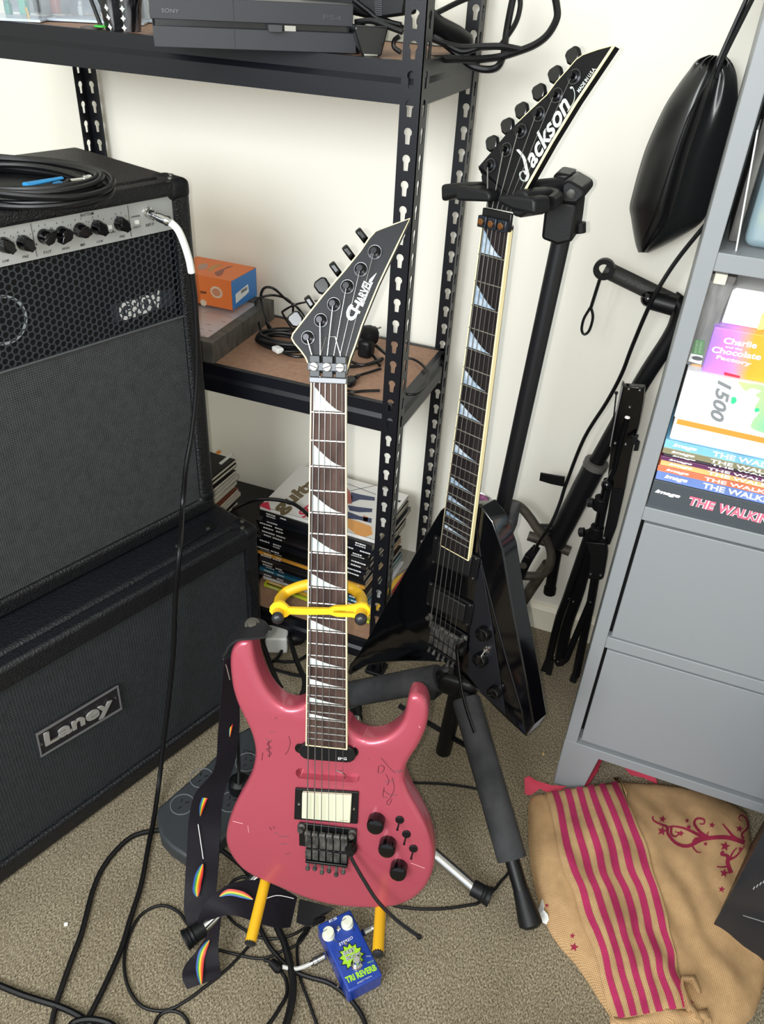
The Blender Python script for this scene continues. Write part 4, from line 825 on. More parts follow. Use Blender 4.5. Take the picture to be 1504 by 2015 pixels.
for i, (c_, nm) in enumerate(cols):
    dxx = (.001,.0,.002,.0,.003,.0,.0)[i]
    t, F = bookbox('book', zz[i], zz[i+1], xb+dxx, xb+dxx+.258, 1.129+dxx, .165, mat('cover_%s' % nm.replace(' ','_'), c_, .45, col2=tuple(min(255,int(x*1.2)) for x in c_), cs=14), '%s spined paperback, %s on the cabinet shelf' % (nm, bt_[i]), 'book', 'thin paperbacks on the cabinet shelf')
    h = zz[i+1]-zz[i]; W = .258
    letters('image', F.at(.012,h*.22,.0002), F.at(.046,h*.22,.0002), F.at(.012,h*.78,.0002), M_wht, t, off=.04, shear=.3, nrm=F.z)
    letters('THE WALKING DEAD', F.at(.068,h*.2,.0002), F.at(.235,h*.2,.0002), F.at(.068,h*.82,.0002), M_wht, t, off=.03, nrm=F.z)
za = zz[-1]; zb_ = zt(1322,822)
t = thing('book', (xb+.15,1.22,za), 'thick white book with an orange band, just above the thin paperbacks', 'book')
F = Fr((xb,1.131,za),(1,0,0),(0,0,1)); h = zb_-za
MB().fb(F,.004,.27,0,h*.99,-.18,0).build('cover', mat('white_card',(240,240,238),.5), t, bev=.003)
MB().prism(F, [(.008,h*.72),(.27,h*.62),(.27,h*.86),(.008,h*.94)], 0, .0006).build('orange_band', mat('orange_print',(240,150,60),.5), t)
zc_ = zt(1350,730)
PB = CF.sh(.0); xp = PB.uv(1326,812)[0]
t = thing('puzzle_box', (xb+.17,1.26,zb_), 'white jigsaw box printed 1500 with green blotches, under the purple and orange box', 'box')
F = Fr((xb+.002,1.128,zb_),(1,0,0),(0,0,1)); h = zc_-zb_
MB().fb(F,0,.31,0,h,-.25,0).build('carton', mat('white_card',(240,240,238),.5), t, bev=.002)
MB().fb(F,-.001,.311,h*.86,h+.001,-.251,.001).build('lid', mat('white_card',(240,240,238),.5), t, bev=.002) if False else None
c9 = lambda p: K(1380,520,3.7312,p)
lpx('1500', F, *c9([(125,850),(62,1125),(225,900)]), mat('outline_grey',(128,132,136),.5), t, w=.0004, off=.03)
def blob(F, pts, mt, root, cc, w_=.0004, nm='printed_blotch'):
    P = clean([tuple(p) for p in cr([V(F.uv(*p)) for p in cc(pts)], 4, True)], .0004); MB().prism(F, P, 0, w_).build(nm, mt, root, smooth=False)
M_gr1 = mat('mint_green_print', (140,226,160), .5, col2=(196,238,140), cs=9)
M_gr2 = mat('bright_green_print', (60,206,140), .5)
blob(F, [(275,860),(330,870),(463,890),(560,930),(560,1260),(463,1240),(370,1200),(380,1150),(430,1080),(395,1050),(430,990),(400,960),(440,930),(370,910),(330,930),(290,890)], M_gr1, t, c9)
blob(F, [(225,980),(250,975),(262,1000),(245,1022),(222,1020)], M_gr2, t, c9)
blob(F, [(395,1060),(420,1055),(430,1075),(400,1085)], M_gr2, t, c9, .0008)
zd = zt(1406,648); xc = CF.uv(1384,722)[0]
t = thing('game_box', (xc+.12,1.22,zc_), 'purple and orange box with bubbly white lettering, on top of the 1500 box', 'box')
F = Fr((xc,1.136,zc_),(1,0,0),(0,0,1)); h = zd-zc_
MC.pop('purple_orange_print', None)
def gradmat(name, stops, axis=(1,0,0), sc=1., off=0.):
    m = mat(name, stops[0][1], .45); N = m.node_tree.nodes; L = m.node_tree.links; tc = N.new('ShaderNodeTexCoord'); d = N.new('ShaderNodeVectorMath'); d.operation = 'DOT_PRODUCT'; d.inputs[1].default_value = V(axis)*sc
    L.new(tc.outputs['Object'], d.inputs[0]); nz = N.new('ShaderNodeTexNoise'); nz.inputs['Scale'].default_value = 22; L.new(tc.outputs['Object'], nz.inputs['Vector'])
    a = N.new('ShaderNodeMath'); a.operation = 'ADD'; L.new(d.outputs['Value'], a.inputs[0]); a.inputs[1].default_value = off; a2 = N.new('ShaderNodeMath'); a2.operation = 'MULTIPLY_ADD'; L.new(nz.outputs[0], a2.inputs[0]); a2.inputs[1].default_value = .25; L.new(a.outputs[0], a2.inputs[2])
    r = N.new('ShaderNodeValToRGB'); e = r.color_ramp.elements; e[0].position = stops[0][0]; e[0].color = lin(stops[0][1]); e[1].position = stops[-1][0]; e[1].color = lin(stops[-1][1])
    for p, c_ in stops[1:-1]: k = e.new(p); k.color = lin(c_)
    L.new(a2.outputs[0], r.inputs[0]); L.new(r.outputs[0], N['Principled BSDF'].inputs['Base Color']); return m
MB().fb(F,0,.24,0,h,-.17,0).build('carton', gradmat('purple_orange_print', [(.1,(166,120,226)),(.33,(216,130,226)),(.47,(244,150,170)),(.6,(250,166,50)),(1,(252,188,60))], sc=8., off=.95), t, bev=.0015)
for tx, q, o_ in (('Charlie',[(160,580),(405,620),(175,535)],.03),('and the',[(178,612),(300,635),(183,595)],.02),('Chocolate',[(72,645),(435,705),(88,600)],.03),('Factory',[(105,700),(360,755),(120,665)],.03)):
    lpx(tx, F, *c9(q), M_wht, t, w=.0004, off=o_)
MB().prism(F, [F.uv(*p) for p in c9([(170,790),(285,820),(285,835),(170,812)])], 0, .0006).build('red_corner_print', mat('red_print',(206,40,70),.5), t)
t = thing('white_box', (xc+.15,1.26,zd), 'plain white box with a rounded top corner, standing on the purple and orange box', 'box')
w0 = CF.uv(1417,645,-.03); w1 = CF.uv(1444,566,-.03)
F = Fr((0,1.155,0),(1,0,0),(0,0,1))
MB().prism(F, [(w0[0],zd),(w0[0]+.20,zd),(w0[0]+.20,w1[1]+.0),(w0[0]+.006,w1[1]),(w0[0]+.001,w1[1]-.004)], -.14, 0).build('carton', mat('white_card',(240,240,238),.5), t, bev=.002)
MB().prism(F, [F.uv(*p) for p in K(1330,510,8.644,[(1440,1200),(1400,1215),(1385,1180),(1430,1080),(1460,950),(1500,890),(1520,1200)])], 0, .0006).build('yellow_print', mat('yellow_print',(250,224,130),.5), t)
t = thing('puzzle_box', (.17,1.38,w1[1]), 'pale grey jigsaw box with a red oval, at the back above the plain white box', 'box')
F = Fr((0,1.31,0),(1,0,0),(0,0,1)); g0 = CF.uv(1440,552,-.185)
MB().fb(F, g0[0], g0[0]+.22, zc_, Zu0-.004, -.06, 0).build('carton', mat('pale_grey_card',(168,180,184),.5), t, bev=.002)
cI = lambda p: K(1330,510,8.644,p)
MB().tube(cr([F.px(*p,.0006) for p in cI([(1125,350),(1200,335),(1300,345),(1420,375),(1495,400),(1450,425),(1340,420),(1200,395)])],5,True), .0011, 6, closed=True, flat=.4).build('red_oval', mat('red_print',(206,40,70),.5), t)
lpx('PIECE', F, *cI([(1180,418),(1480,455),(1185,400)]), M_dk, t, w=.0004); lpx('JIGSAW', F, *cI([(1150,445),(1504,490),(1155,425)]), M_dk, t, w=.0004)
# plastic wrapped sleeve on the left
M_clear = mat('clear_plastic', (225,230,232), .12, alpha=.06)
t = thing('plastic_wrapped_box', (xb+.02,1.3,zc_), 'tall dark box in crinkled clear plastic with a green band, left of the purple box', 'box')
F = Fr((0,1.15,0),(1,0,0),(0,0,1)); x_l = XI-.004
xr0 = CF.uv(1385,722,-.025)[0]; xr1 = CF.uv(1440,560,-.025)[0]
MB().prism(F, [(x_l,zc_),(xr0,zc_),(xr0+.004,zc_+.09),(xr0+.008,Zu0-.01),(x_l,Zu0-.01)], -.2, 0).build('carton', mat('dark_grey_card',(72,70,70),.6,col2=(120,118,114),cs=30,stretch=(3,1,.6)), t, bev=.001)
c5_ = lambda p: K(1330,510,8.644,p)
for q, mt in (([(335,1355),(505,1385),(465,1640),(260,1595)], mat('green_label',(52,116,44),.5)),([(258,1600),(462,1642),(440,1790),(215,1730)], M_white),([(270,1780),(440,1800),(430,1840),(262,1840)], mat('orange_print',(240,150,60),.5))):
    MB().prism(F, [F.uv(*p) for p in c5_(q)], 0, .0006).build('label_band', mt, t, smooth=False)
lpx('BUILDING', F, *c5_([(318,1590),(352,1380),(352,1595)]), mat('pale_green_print',(150,190,140),.5), t, w=.0007); lpx('SYSTEM', F, *c5_([(390,1590),(420,1410),(420,1595)]), mat('pale_green_print',(150,190,140),.5), t, w=.0007)
q = F.uv(*c5_([(368,1684)])[0]); MB().prism(F, [(q[0]+.0075*math.cos(a),q[1]+.003*math.sin(a)) for a in [i*math.pi/10 for i in range(20)]], 0, .0012).build('black_oval', M_dk, t)
rw = []
for i in range(14):
    v_ = zc_+.002+(Zu0-zc_-.02)*i/13; rw.append([V((x_l+(xr0+.010-x_l)*j/7, 1.146-.006*random.random(), v_)) for j in range(8)])
MB().slab(rw, .0005, (0,1,0)).build('plastic_wrap', M_clear, t, ang=85)
F = YP(1.14); a = F.uv(1405,549); b = F.uv(1424,538)
tag(MB().fb(F, a[0], a[0]+.016, Zu0-.02, Zu0-.006, -.03, 0).build('door_catch', mat('pale_grey_plastic',(206,206,190),.5), bev=.001), 'small pale plastic catch under the upper shelf inside the grey cabinet', 'catch')
# upper shelf
t = thing('plastic_jar', (.13,1.24,Zu1), 'clear square plastic jar with white label and violet contents on the upper cabinet shelf', 'jar')
F = Fr((0,1.17,0),(1,0,0),(0,0,1)); j0 = CF.uv(1466,470,-.045)[0]
MB().fb(F, j0, j0+.12, Zu1, Zu1+.19, -.12, 0).build('wall', mat('clear_blue_plastic',(178,204,214),.1,alpha=.5), t, bev=.012, seg=4)
MB().fb(F, j0+.008, j0+.112, Zu1+.006, Zu1+.07, -.11, -.008).build('contents', mat('violet_contents',(110,110,170),.6,col2=(176,172,90),cs=18,bump=.8,bs=60), t, bev=.006)
MB().fb(F, j0+.018, j0+.125, Zu1+.085, Zu1+.16, -.002, .001).build('label', M_white, t, bev=.0005)
MB().fb(F, j0-.003, j0+.123, Zu1+.19, Zu1+.225, -.123, .003).build('lid', mat('navy_lid',(20,26,60),.4), t, bev=.003)
F = YP(1.15); e0 = F.px(1450,495); e1 = F.px(1493,256)
m = MB(); m.slab([[e0, e0+V((.004,.10,0))],[e1, e1+V((.004,.10,0))]], .0018, (1,0,0))
tag(m.build('card_sheet', M_white, smooth=False), 'thin white card standing on edge left of the clear plastic jar', 'card')
m = MB(); e0 = YP(1.2).px(1438,470); m.box((e0.x+.003,1.27,Zu1+.085),(.012,.16,.17))
tag(m.build('booklet', mat('dark_grey_card',(72,70,70),.6), bev=.001), 'dark booklet standing upright behind the white card in the grey cabinet', 'book')

# ================================================================ black computer tower
al = math.radians(17); pc_o = FL.px(1397,1835,0)
PF_ = Fr(pc_o, (math.cos(al),-math.sin(al),0), (0,0,1))
t = thing('computer_tower', PF_.at(.2,0,-.1), 'black computer tower with glossy panel at the right edge of the burlap sack', 'computer')
MB().fb(PF_,0,.44,.004,.43,-.2,-.006).build('case', M_blk, t, bev=.003)
MB().fb(PF_,-.001,.441,.004,.431,-.005,.0).build('glass_panel', mat('dark_glass',(38,41,46),.14,spec=.35), t, bev=.001)
m = MB()
for i in range(8): u, v = PF_.uv(1484+i*6.4,1748-i*4.2,.001); m.fb(PF_.sh(.0),u-.0007,u+.0007,v-.004,v+.004,0,.0006)
m.build('vent_slot', mat('slot_silver',(170,172,174),.4), t)
MB().tube([PF_.px(1463,1801,.001), PF_.px(1530,1822,.001)], .0012, 6).build('chrome_trim', M_sil, t)

# ================================================================ burlap sack
cK = lambda p: K(1000,1450,2.984,p)
so_ = [FL.uv(*p,.01) for p in cK([(135,345),(125,500),(130,680),(160,860),(200,1000),(240,1110),(310,1220),(400,1320),(470,1420),(540,1530),(600,1620),(620,1690),(760,1750),(1000,1760),(1250,1740),(1420,1660),(1480,1560),(1520,1400),(1540,1200),(1500,900),(1440,700),(1420,500),(1390,430),(1200,340),(960,285),(780,268),(640,262),(480,285),(250,325)])]
so_ = [V(p) for p in cr([V(p) for p in so_], 4, True)]; cS_ = sum(so_, V((0,0)))/len(so_); NS = len(so_)
ang_ = [math.atan2((p-cS_).y,(p-cS_).x) for p in so_]
def sk_t(x, y):
    d = V((x,y))-cS_
    if d.length < .05: return d.length/.22
    a = math.atan2(d.y,d.x); best = None
    for i in range(NS):
        da = (ang_[(i+1)%NS]-ang_[i]+math.pi)%(2*math.pi)-math.pi; db = (a-ang_[i]+math.pi)%(2*math.pi)-math.pi
        if abs(da) > 1e-9 and 0 <= db/da <= 1:
            r = so_[i].lerp(so_[(i+1)%NS], db/da)-cS_; best = max(best or 0, r.length)
    return d.length/best if best else (0 if d.length < .03 else 1)
from mathutils import noise as nz_
def sk_h(x, y, t=None):
    t = sk_t(x,y) if t is None else t
    if t >= 1: return .003
    e = (1-t**6)**.5
    n_ = nz_.noise(V((x*9+y*5,y*4-x*3,1)))*.020 + nz_.noise(V((x*24+y*14,y*12-x*6,2)))*.0095 + nz_.noise(V((x*60,y*50,3)))*.0008
    return .004+e*(.032+n_)
m = MB(); RN = 40; rws = []
for i in range(1, RN+1):
    t = (i/RN)**.8; rws.append([V((*(cS_+(p-cS_)*t), sk_h(*(cS_+(p-cS_)*t), t) if i < RN else .002)) for p in so_])
m.grid(rws, closed=True); c0 = len(m.v); m.v.append(V((cS_.x,cS_.y,sk_h(cS_.x,cS_.y,0)))); m.f += [(i,(i+1)%NS,c0) for i in range(NS)]; m.m += [0]*NS
m.add([V((p.x,p.y,.0005)) for p in so_], [tuple(range(NS))])
M_bur = weave('burlap', (142,106,70), (198,162,117), .0038, .95, .9, ((.8,.6,0),(-.6,.8,0)))
sk = thing('burlap_sack', (cS_.x,cS_.y,0), 'natural burlap sack with crimson stripes and swirling star print, lying on the carpet', 'sack')
m.build('cloth', M_bur, sk, ang=80)
def onsk(x, y, up=.0): 
    p = FL.px(x,y,.03)
    for _ in range(4): h = sk_h(p.x,p.y); p = FL.px(x,y,h+up)
    return p
# striped panel sewn on top
Lp = [(225,325),(250,420),(275,540),(300,680),(330,790),(385,900),(425,1050),(470,1160),(520,1290),(550,1430),(580,1560),(615,1660)]
Rp = [(655,262),(700,370),(760,520),(815,640),(850,790),(890,900),(935,1050),(950,1150),(985,1270),(1000,1370),(1055,1490),(1075,1585)]
Lw = cr([V((a,b)) for a, b in Lp],5); Rw = cr([V((a,b)) for a, b in Rp],5)
def panel(a, b, t): q = a.lerp(b,t); return q
rws = [[onsk(*cK([tuple(a.lerp(b,j/30))])[0], .0068+(.003*math.sin(i*.55+j*.2)+.002*math.sin(j*.7+i*.3))*math.sin(math.pi*j/30)) for j in range(31)] for i, (a, b) in enumerate(zip(Lw,Rw))]
MB().slab(rws, .004, (0,0,1)).build('pocket_panel', M_bur, sk, ang=80)
M_crim = weave('crimson_print', (132,22,62), (178,40,92), .0038, .9, .6, ((.8,.6,0),(-.6,.8,0)))
for k in range(6):
    c_ = .07+k*.163; j0, j1 = c_*30, (c_+.083)*30; m = MB(); rr = []
    for i, r in enumerate(rws):
        q = []
        for s_ in (0,.33,.66,1):
            jj = min(29.99, j0+(j1-j0)*s_+.25*math.sin(i*.4+k)); a, b = int(jj), jj-int(jj); q.append(r[a].lerp(r[a+1],b)+V((0,0,.0018)))
        rr.append(q)
    m.grid(rr); m.build('printed_stripe', M_crim, sk, smooth=True, ang=80)
def swirl(pts, w_, cc=cK):
    P = cr([V((a,b)) for a, b in pts],6); m = MB(); rr = []
    for i, p in enumerate(P):
        d = (P[min(i+1,len(P)-1)]-P[max(i-1,0)]).normalized(); q = V((-d.y,d.x)); t = i/(len(P)-1); ww = w_*1.25*(1-.7*t)
        rr.append([onsk(*cc([tuple(p+q*ww)])[0],.0012), onsk(*cc([tuple(p-q*ww)])[0],.0012)])
    m.grid(rr); m.build('printed_swirl', M_sw, sk, smooth=False)
M_sw = mat('crimson_ink', (140,26,58), .9)
for pts, w_ in (([(1390,620),(1280,590),(1150,600),(1060,640),(990,625),(940,570),(935,530),(890,510),(855,490),(850,465)],11),([(1160,600),(1090,560),(1030,535),(960,525),(925,540)],8),([(1190,600),(1130,560),(1095,510),(1110,480),(1150,485),(1150,510),(1125,510)],8),([(1150,600),(1100,600),(1085,640),(1110,675),(1135,678)],7),([(1390,620),(1330,590),(1290,545),(1260,510)],9),([(1385,600),(1375,570),(1410,530),(1400,480),(1370,460),(1355,480),(1375,495)],6),([(1310,800),(1290,740),(1290,700),(1255,690),(1260,675),(1270,680)],11),([(1300,720),(1340,700),(1390,640)],7),([(1290,740),(1320,680),(1345,650)],6),([(1300,760),(1250,765),(1225,760)],5),([(960,525),(960,570),(985,585),(1000,565),(980,555)],6),([(1190,600),(1170,575),(1180,555)],5)): swirl(pts, w_)
def star(x, y, r, cc=cK):
    r *= 1.15; P = [(x+r*(1 if k % 2 == 0 else .45)*math.sin(k*math.pi/5+.2), y-r*(1 if k % 2 == 0 else .45)*math.cos(k*math.pi/5+.2)) for k in range(10)]
    W_ = [onsk(*cc([p])[0],.0012) for p in P]; c_ = onsk(*cc([(x,y)])[0],.0012); m = MB(); m.add(W_+[c_], [(k,(k+1)%10,10) for k in range(10)]); m.build('printed_star', M_sw, sk, smooth=False)
for x, y, r in ((908,483,20),(905,553,26),(1062,530,15),(1052,492,13),(1015,567,18),(1198,518,17),(1275,642,27),(1360,540,20),(1160,628,13),(1270,800,24),(1365,658,14),(378,1168,15),(388,1235,24),(1255,895,18),(1075,1560,16),(228,990,12)): star(x,y,r)
# hem fold and ruffled lower corner
m = MB(); m.slab([[onsk(*cK([p])[0],.006), onsk(*cK([q])[0],.004)] for p, q in (((615,240),(700,350)),((650,238),(705,340)),((665,262),(690,360)),((700,330),(695,370)))], .003, (0,0,1)); m.build('hem_fold', M_bur, sk, ang=80)
m = MB(); rr = []
for i in range(14):
    t = i/13; a = (620+ (1170-620)*t, 1640-60*t+20*math.sin(t*9)); b = (650+(1200-650)*t, 1705-20*t)
    rr.append([onsk(*cK([(a[0]+(b[0]-a[0])*s, a[1]+(b[1]-a[1])*s)])[0], .006+.01*math.sin(s*math.pi)*(.6+.5*math.sin(i*1.7))) for s in (0,.2,.4,.6,.8,1)])
m.slab(rr, .003, (0,0,1)); m.build('hem_fold', M_bur, sk, ang=80)
m = MB(); rr = []
for i, (p, q) in enumerate(zip([(1100,1500),(1075,1440),(1030,1440),(1055,1500),(1080,1560),(1160,1660)],[(1140,1500),(1100,1395),(1020,1400),(1010,1470),(1040,1590),(1130,1690)])):
    rr.append([onsk(*cK([(p[0]+(q[0]-p[0])*s, p[1]+(q[1]-p[1])*s)])[0], .008+.012*math.sin(s*math.pi)) for s in (0,.33,.66,1)])
m.slab(rr, .003, (0,0,1)); m.build('gathered_corner', M_bur, sk, ang=80)
M_rib = mat('red_ribbon', (196,62,84), .7, bump=.3, bs=200)
rb = thing('ribbon_tie', FL.px(1060,1555,0), 'wrinkled red ribbon tie of the sack trailing under the grey cabinet leg', 'ribbon')
MB().slab([[FL.px(*cK([p])[0],z), FL.px(*cK([q])[0],z2)] for p, q, z, z2 in (((100,335),(130,345),.004,.004),((95,240),(190,300),.03,.012),((125,228),(185,290),.035,.02),((160,255),(200,310),.03,.015),((250,285),(230,330),.012,.01),((340,292),(300,325),.006,.008))], .002).build('ribbon_end', M_rib, rb, ang=60)
MB().slab([[FL.px(*cK([p])[0],.004), FL.px(*cK([q])[0],.006)] for p, q in (((440,290),(470,290)),((500,200),(530,200)),((535,128),(560,118)),((600,130),(620,110)))], .002).build('ribbon_end', M_rib, rb)
MB().slab([[FL.px(*cK([p])[0],.005), FL.px(*cK([q])[0],.008)] for p, q in (((660,150),(690,140)),((720,220),(760,190)),((800,240),(810,215)),((880,280),(870,245)))], .002).build('ribbon_end', M_rib, rb)
m = MB(); m.slab([[FL.px(1077,1770,.002), FL.px(1068,1765,.014)],[FL.px(1054,1808,.002), FL.px(1070,1790,.02)],[FL.px(1083,1823,.002), FL.px(1078,1800,.02)]], .0006)
tag(m.build('paper_card', M_white, smooth=False), 'small white folded card poking out from under the left edge of the burlap sack', 'card')
# ================================================================ things on the top shelf
ZT = 1.2595
k0 = FL.px(304,92.5,ZT+.001); k1 = FL.px(701,106,ZT+.001)
KD = (k1-k0).normalized(); KF = Fr(k0, KD, (0,0,1)); KW = (k1-k0).length
M_con = mat('console_black', (44,46,52), .5); M_cong = mat('console_gloss', (22,23,26), .15, coat=.3)
t = thing('game_console', KF.at(KW/2,0,-.12), 'black two-tier game console lying flat on the top shelf left of the front post', 'game console')
h1 = KF.uv(303,50)[1]
MB().fb(KF,0,KW,0,h1,-.26,0).build('lower_deck', M_con, t, bev=.001)
MB().fb(KF,.004,KW-.01,h1,h1+.008,-.25,-.008).build('light_strip', M_cong, t)
MB().fb(KF,-.002,KW*.98,h1+.008,h1+.036,-.25,.0).build('upper_deck', M_con, t, bev=.001)
s1_ = KF.uv(463,96)[0]
m = MB(); m.fb(KF,s1_-.0006,s1_+.0006,.0,h1,-.001,.0003); m.fb(KF,s1_-.0006,s1_+.0006,h1+.008,h1+.036,-.001,.0003); m.build('seam', M_dk, t)
lpx('SONY', KF, (318,24), (352,26), (318,16), mat('console_logo',(84,86,92),.3,.5), t, w=.0004); lpx('PS4', KF, (636,38), (672,41), (636,28), mat('console_logo',(84,86,92),.3,.5), t, w=.0004)
a, b = KF.uv(527,62), KF.uv(554,48); MB().fb(KF,a[0],b[0],a[1],b[1],-.01,.012).build('usb_plug', mat('dark_grey_plug',(60,60,64),.5), t, bev=.001)
a, b = KF.uv(560,61), KF.uv(582,51); MB().fb(KF,a[0],b[0],a[1],b[1],-.01,.001).build('usb_port', M_sil, t)
EF = Fr(FL.px(728,112,ZT), KD, (0,0,1))
t = thing('charging_dock', EF.at(0,0,-.03), 'small glossy black tapered charging block beside the console, left of the front post', 'charger')
MB().prism(EF, [EF.uv(*p) for p in ((712,108),(718,113),(745,114),(752,108),(765,56),(760,52),(702,50),(698,56))], -.06, 0).build('shell', M_cong, t, bev=.003, seg=3)
MB().prism(EF, [EF.uv(*p) for p in ((716,106),(743,107),(743,111),(717,110))], 0, .0012).build('chrome_edge', M_chr, t)
# display cases with coloured figures
def case(px0, px1, py, zz, hgt, dp, lab, cols_, root_y=None):
    a = FL.px(px0, py, ZT+.001); b = FL.px(px1, py+(px1-px0)*.05, ZT+.001); F = Fr(a, (b-a), (0,0,1)); W = (b-a).length
    t = thing('display_case', F.at(W/2,0,-dp/2), lab, 'display case')
    MB().fb(F,0,W,0,hgt,-dp,0).build('clear_shell', mat('clear_acrylic',(222,232,238),.06,alpha=.28), t, bev=.002)
    MB().fb(F,-.001,W+.001,0,.004,-dp,.001).build('acrylic_base', mat('bright_acrylic_edge',(208,222,240),.15), t, bev=.0005)
    MB().fb(F,.004,W-.004,.006,hgt,-dp+.006,-dp+.008).build('backing_card', mat('blue_grey_card',(112,122,134),.6,col2=(168,172,178),cs=22), t)
    for i, (u, v, s_, c_) in enumerate(cols_):
        m = MB(); m.box(F.at(u*W, v+s_*.9, -dp*.45), (s_*.9,s_*.8,s_*1.5)); m.ball(F.at(u*W, v+s_*2, -dp*.45), s_*.5, 8); m.build('painted_figure', mat('figure_paint_%d_%d_%d' % c_, c_, .5), t, bev=.002)
    return t
case(-30, 79, 39, 0, .09, .12, 'clear display case with teal and dark pieces at the left end of the top shelf', [(.3,.004,.012,(60,140,126)),(.6,.004,.016,(96,170,150)),(.85,.01,.012,(40,44,50)),(.45,.03,.02,(66,74,84))])
case(82, 282, 40, 0, .10, .10, 'wide clear display case with small coloured pieces behind the black patterned cup', [(.1,.006,.016,(196,140,140)),(.27,.03,.008,(60,120,220)),(.35,.006,.010,(190,196,200)),(.52,.006,.012,(90,98,108)),(.62,.02,.008,(220,180,90)),(.8,.01,.02,(60,68,78))])
case(286, 302, 44, 0, .10, .09, 'narrow clear case squeezed between the black patterned cup and the console', [(.5,.01,.006,(70,110,90))])
# black tapered cup with white diamonds
cb = FL.px(243,60,ZT); rb_ = (FL.px(277,58,ZT)-FL.px(212,58,ZT)).length/2
t = thing('ornament_cup', cb, 'black and silver tapered ornament with white diamond pattern in front of the clear cases', 'ornament')
MB().lathe(cb, (0,0,1), [(rb_*.96,0),(rb_,.003),(rb_*1.12,.03),(rb_*1.35,.06),(rb_*1.5,.075),(rb_*1.4,.085)], 28).build('body', mat('streaked_black',(18,18,20),.25,col2=(150,150,154),cs=60,stretch=(1,1,.1),cont=(.5,.72)), t)
m = MB()
for a in (-1.15,-.35,.45):
    A_ = a-math.pi/2+.25; d = V((math.cos(A_),math.sin(A_),0)); s_ = V((-d.y,d.x,0))
    for k in range(6):
        z = .006+k*.0135; r = rb_*(1+.012*k*k+.03*k)+.0008; c_ = cb+d*r+V((0,0,z)); h = .0055; m.prism(Fr(c_, s_, (d*.28+V((0,0,1))), d), [(0,-h),(h*.35,-h*.35),(h*.8,0),(h*.35,h*.35),(0,h),(-h*.35,h*.35),(-h*.8,0),(-h*.35,-h*.35)], 0, .0006)
m.build('diamond_print', M_wht, t, smooth=False)
for a, c_ in ((-2.5,(30,110,60)),(-.75,(30,110,60))):
    A_ = a; d = V((math.cos(A_),math.sin(A_),0)); MB().tube([cb+d*(rb_*1.02)+V((0,0,.03)), cb+d*(rb_*1.3)+V((0,0,.07))], .003, 8).build('green_strip', mat('green_enamel',c_,.3), t)
MB().tube([cb+V((-rb_*1.2,-.01,.0)), cb+V((-rb_*1.75,-.015,.055))], .0035, 10).build('side_rod', M_cong, t)
c_ = FL.px(180,56,ZT); tag(MB().lathe(c_, (0,0,1), [(.018,0),(.018,.0025),(.016,.003)], 20).build('coaster', mat('dark_disc',(92,80,76),.5)), 'flat dark disc lying on the top shelf board left of the patterned ornament', 'disc')
c_ = FL.px(200,53,ZT+.004); tag(MB().lathe(c_, (0,0,1), [(.012,0),(.012,.002),(.011,.0025)], 16).build('token', mat('bright_green_plastic',(60,190,60),.4)), 'small bright green disc on the top shelf board left of the patterned ornament', 'disc')
c_ = FL.px(58,44,ZT); m = MB(); m.tube([c_, c_+V((-.006,.006,.012)), c_+V((-.012,.01,.02))], .0025, 8); m.box(c_+V((0,0,.002)),(.012,.008,.004)); tag(m.build('gold_trinket', mat('gold',(226,190,110),.25,.9)), 'tiny gold trinket at the front edge of the top shelf by the left display case', 'trinket')
# power board, pouch and cables on the right half of the top shelf
PB_ = Fr(FL.px(640,40,ZT+.06), (1,-.02,0), (0,0,1))
t = thing('power_board', V((-.56,1.36,1.30)), 'black power board with a vented side lying on the console, above the tapered charging block', 'power board')
m = MB(); P_ = [YP(1.34).px(*p) for p in ((590,-30),(592,8),(735,32),(795,24),(800,-30))]; m.prism(YP(1.34), [YP(1.34).uv(*p) for p in ((590,-30),(592,8),(735,38),(795,30),(800,-30))], -.06, 0); m.build('casing', M_blk, t, bev=.004)
m = MB()
for i in range(9): a = YP(1.338).px(742+i*1.2, 0+i*.1); 
for i in range(10):
    u, v = YP(1.34).uv(738, -8+i*4.2); m.fb(YP(1.34), u, u+.012, v, v+.0012, 0, .0012)
m.build('vent_slot', mat('dark_grey_plug',(60,60,64),.5), t)
t = thing('black_pouch', FL.px(880,80,ZT), 'long black padded cable roll lying across the right end of the top shelf', 'pouch')
MB().tube(cr([YP(1.40).px(835,30), YP(1.42).px(858,52), YP(1.45).px(895,72), YP(1.47).px(922,92)],5), [.012]+[.021]*13+[.017,.010], 14, flat=.8).build('padded_roll', M_blk, t)
CN = 0
def cable(pts, r, lab, F=None, zs=None, k=6, nm='cable', mt=M_cab, grp=None, w_=0):
    P = []
    for i, p in enumerate(pts):
        z = (zs[i] if isinstance(zs,(list,tuple)) else zs)
        P.append(F.px(*p, z if z is not None else w_) if F else FL.px(*p, z if z is not None else r))
    o = MB().tube(cr(P,k), r, 8).build(nm, mt); tag(o, lab, 'cable', grp); return o
cU = lambda p: K(660,0,3.27,p); UP = YP(1.44)
ws = lambda n, a, b: [a+(b-a)*i/(n-1) for i in range(n)]
p = cU([(1405,-60),(1425,40),(1425,120),(1370,220),(1290,285),(1180,330),(1050,368),(900,382),(740,380),(600,382)]); cable(p, .0055, 'thick black cable making the big outer loop right of the top shelf', UP, [.02]*7+[.04,.06,.06])
p = cU([(1185,-40),(1190,40),(1160,150),(1080,270),(1040,300),(930,310),(800,330),(640,232)]); cable(p, .004, 'thin black cable of the inner loop hanging right of the rear post', UP, [.0,.0,.0,.0,.01,.03,.04,.04])
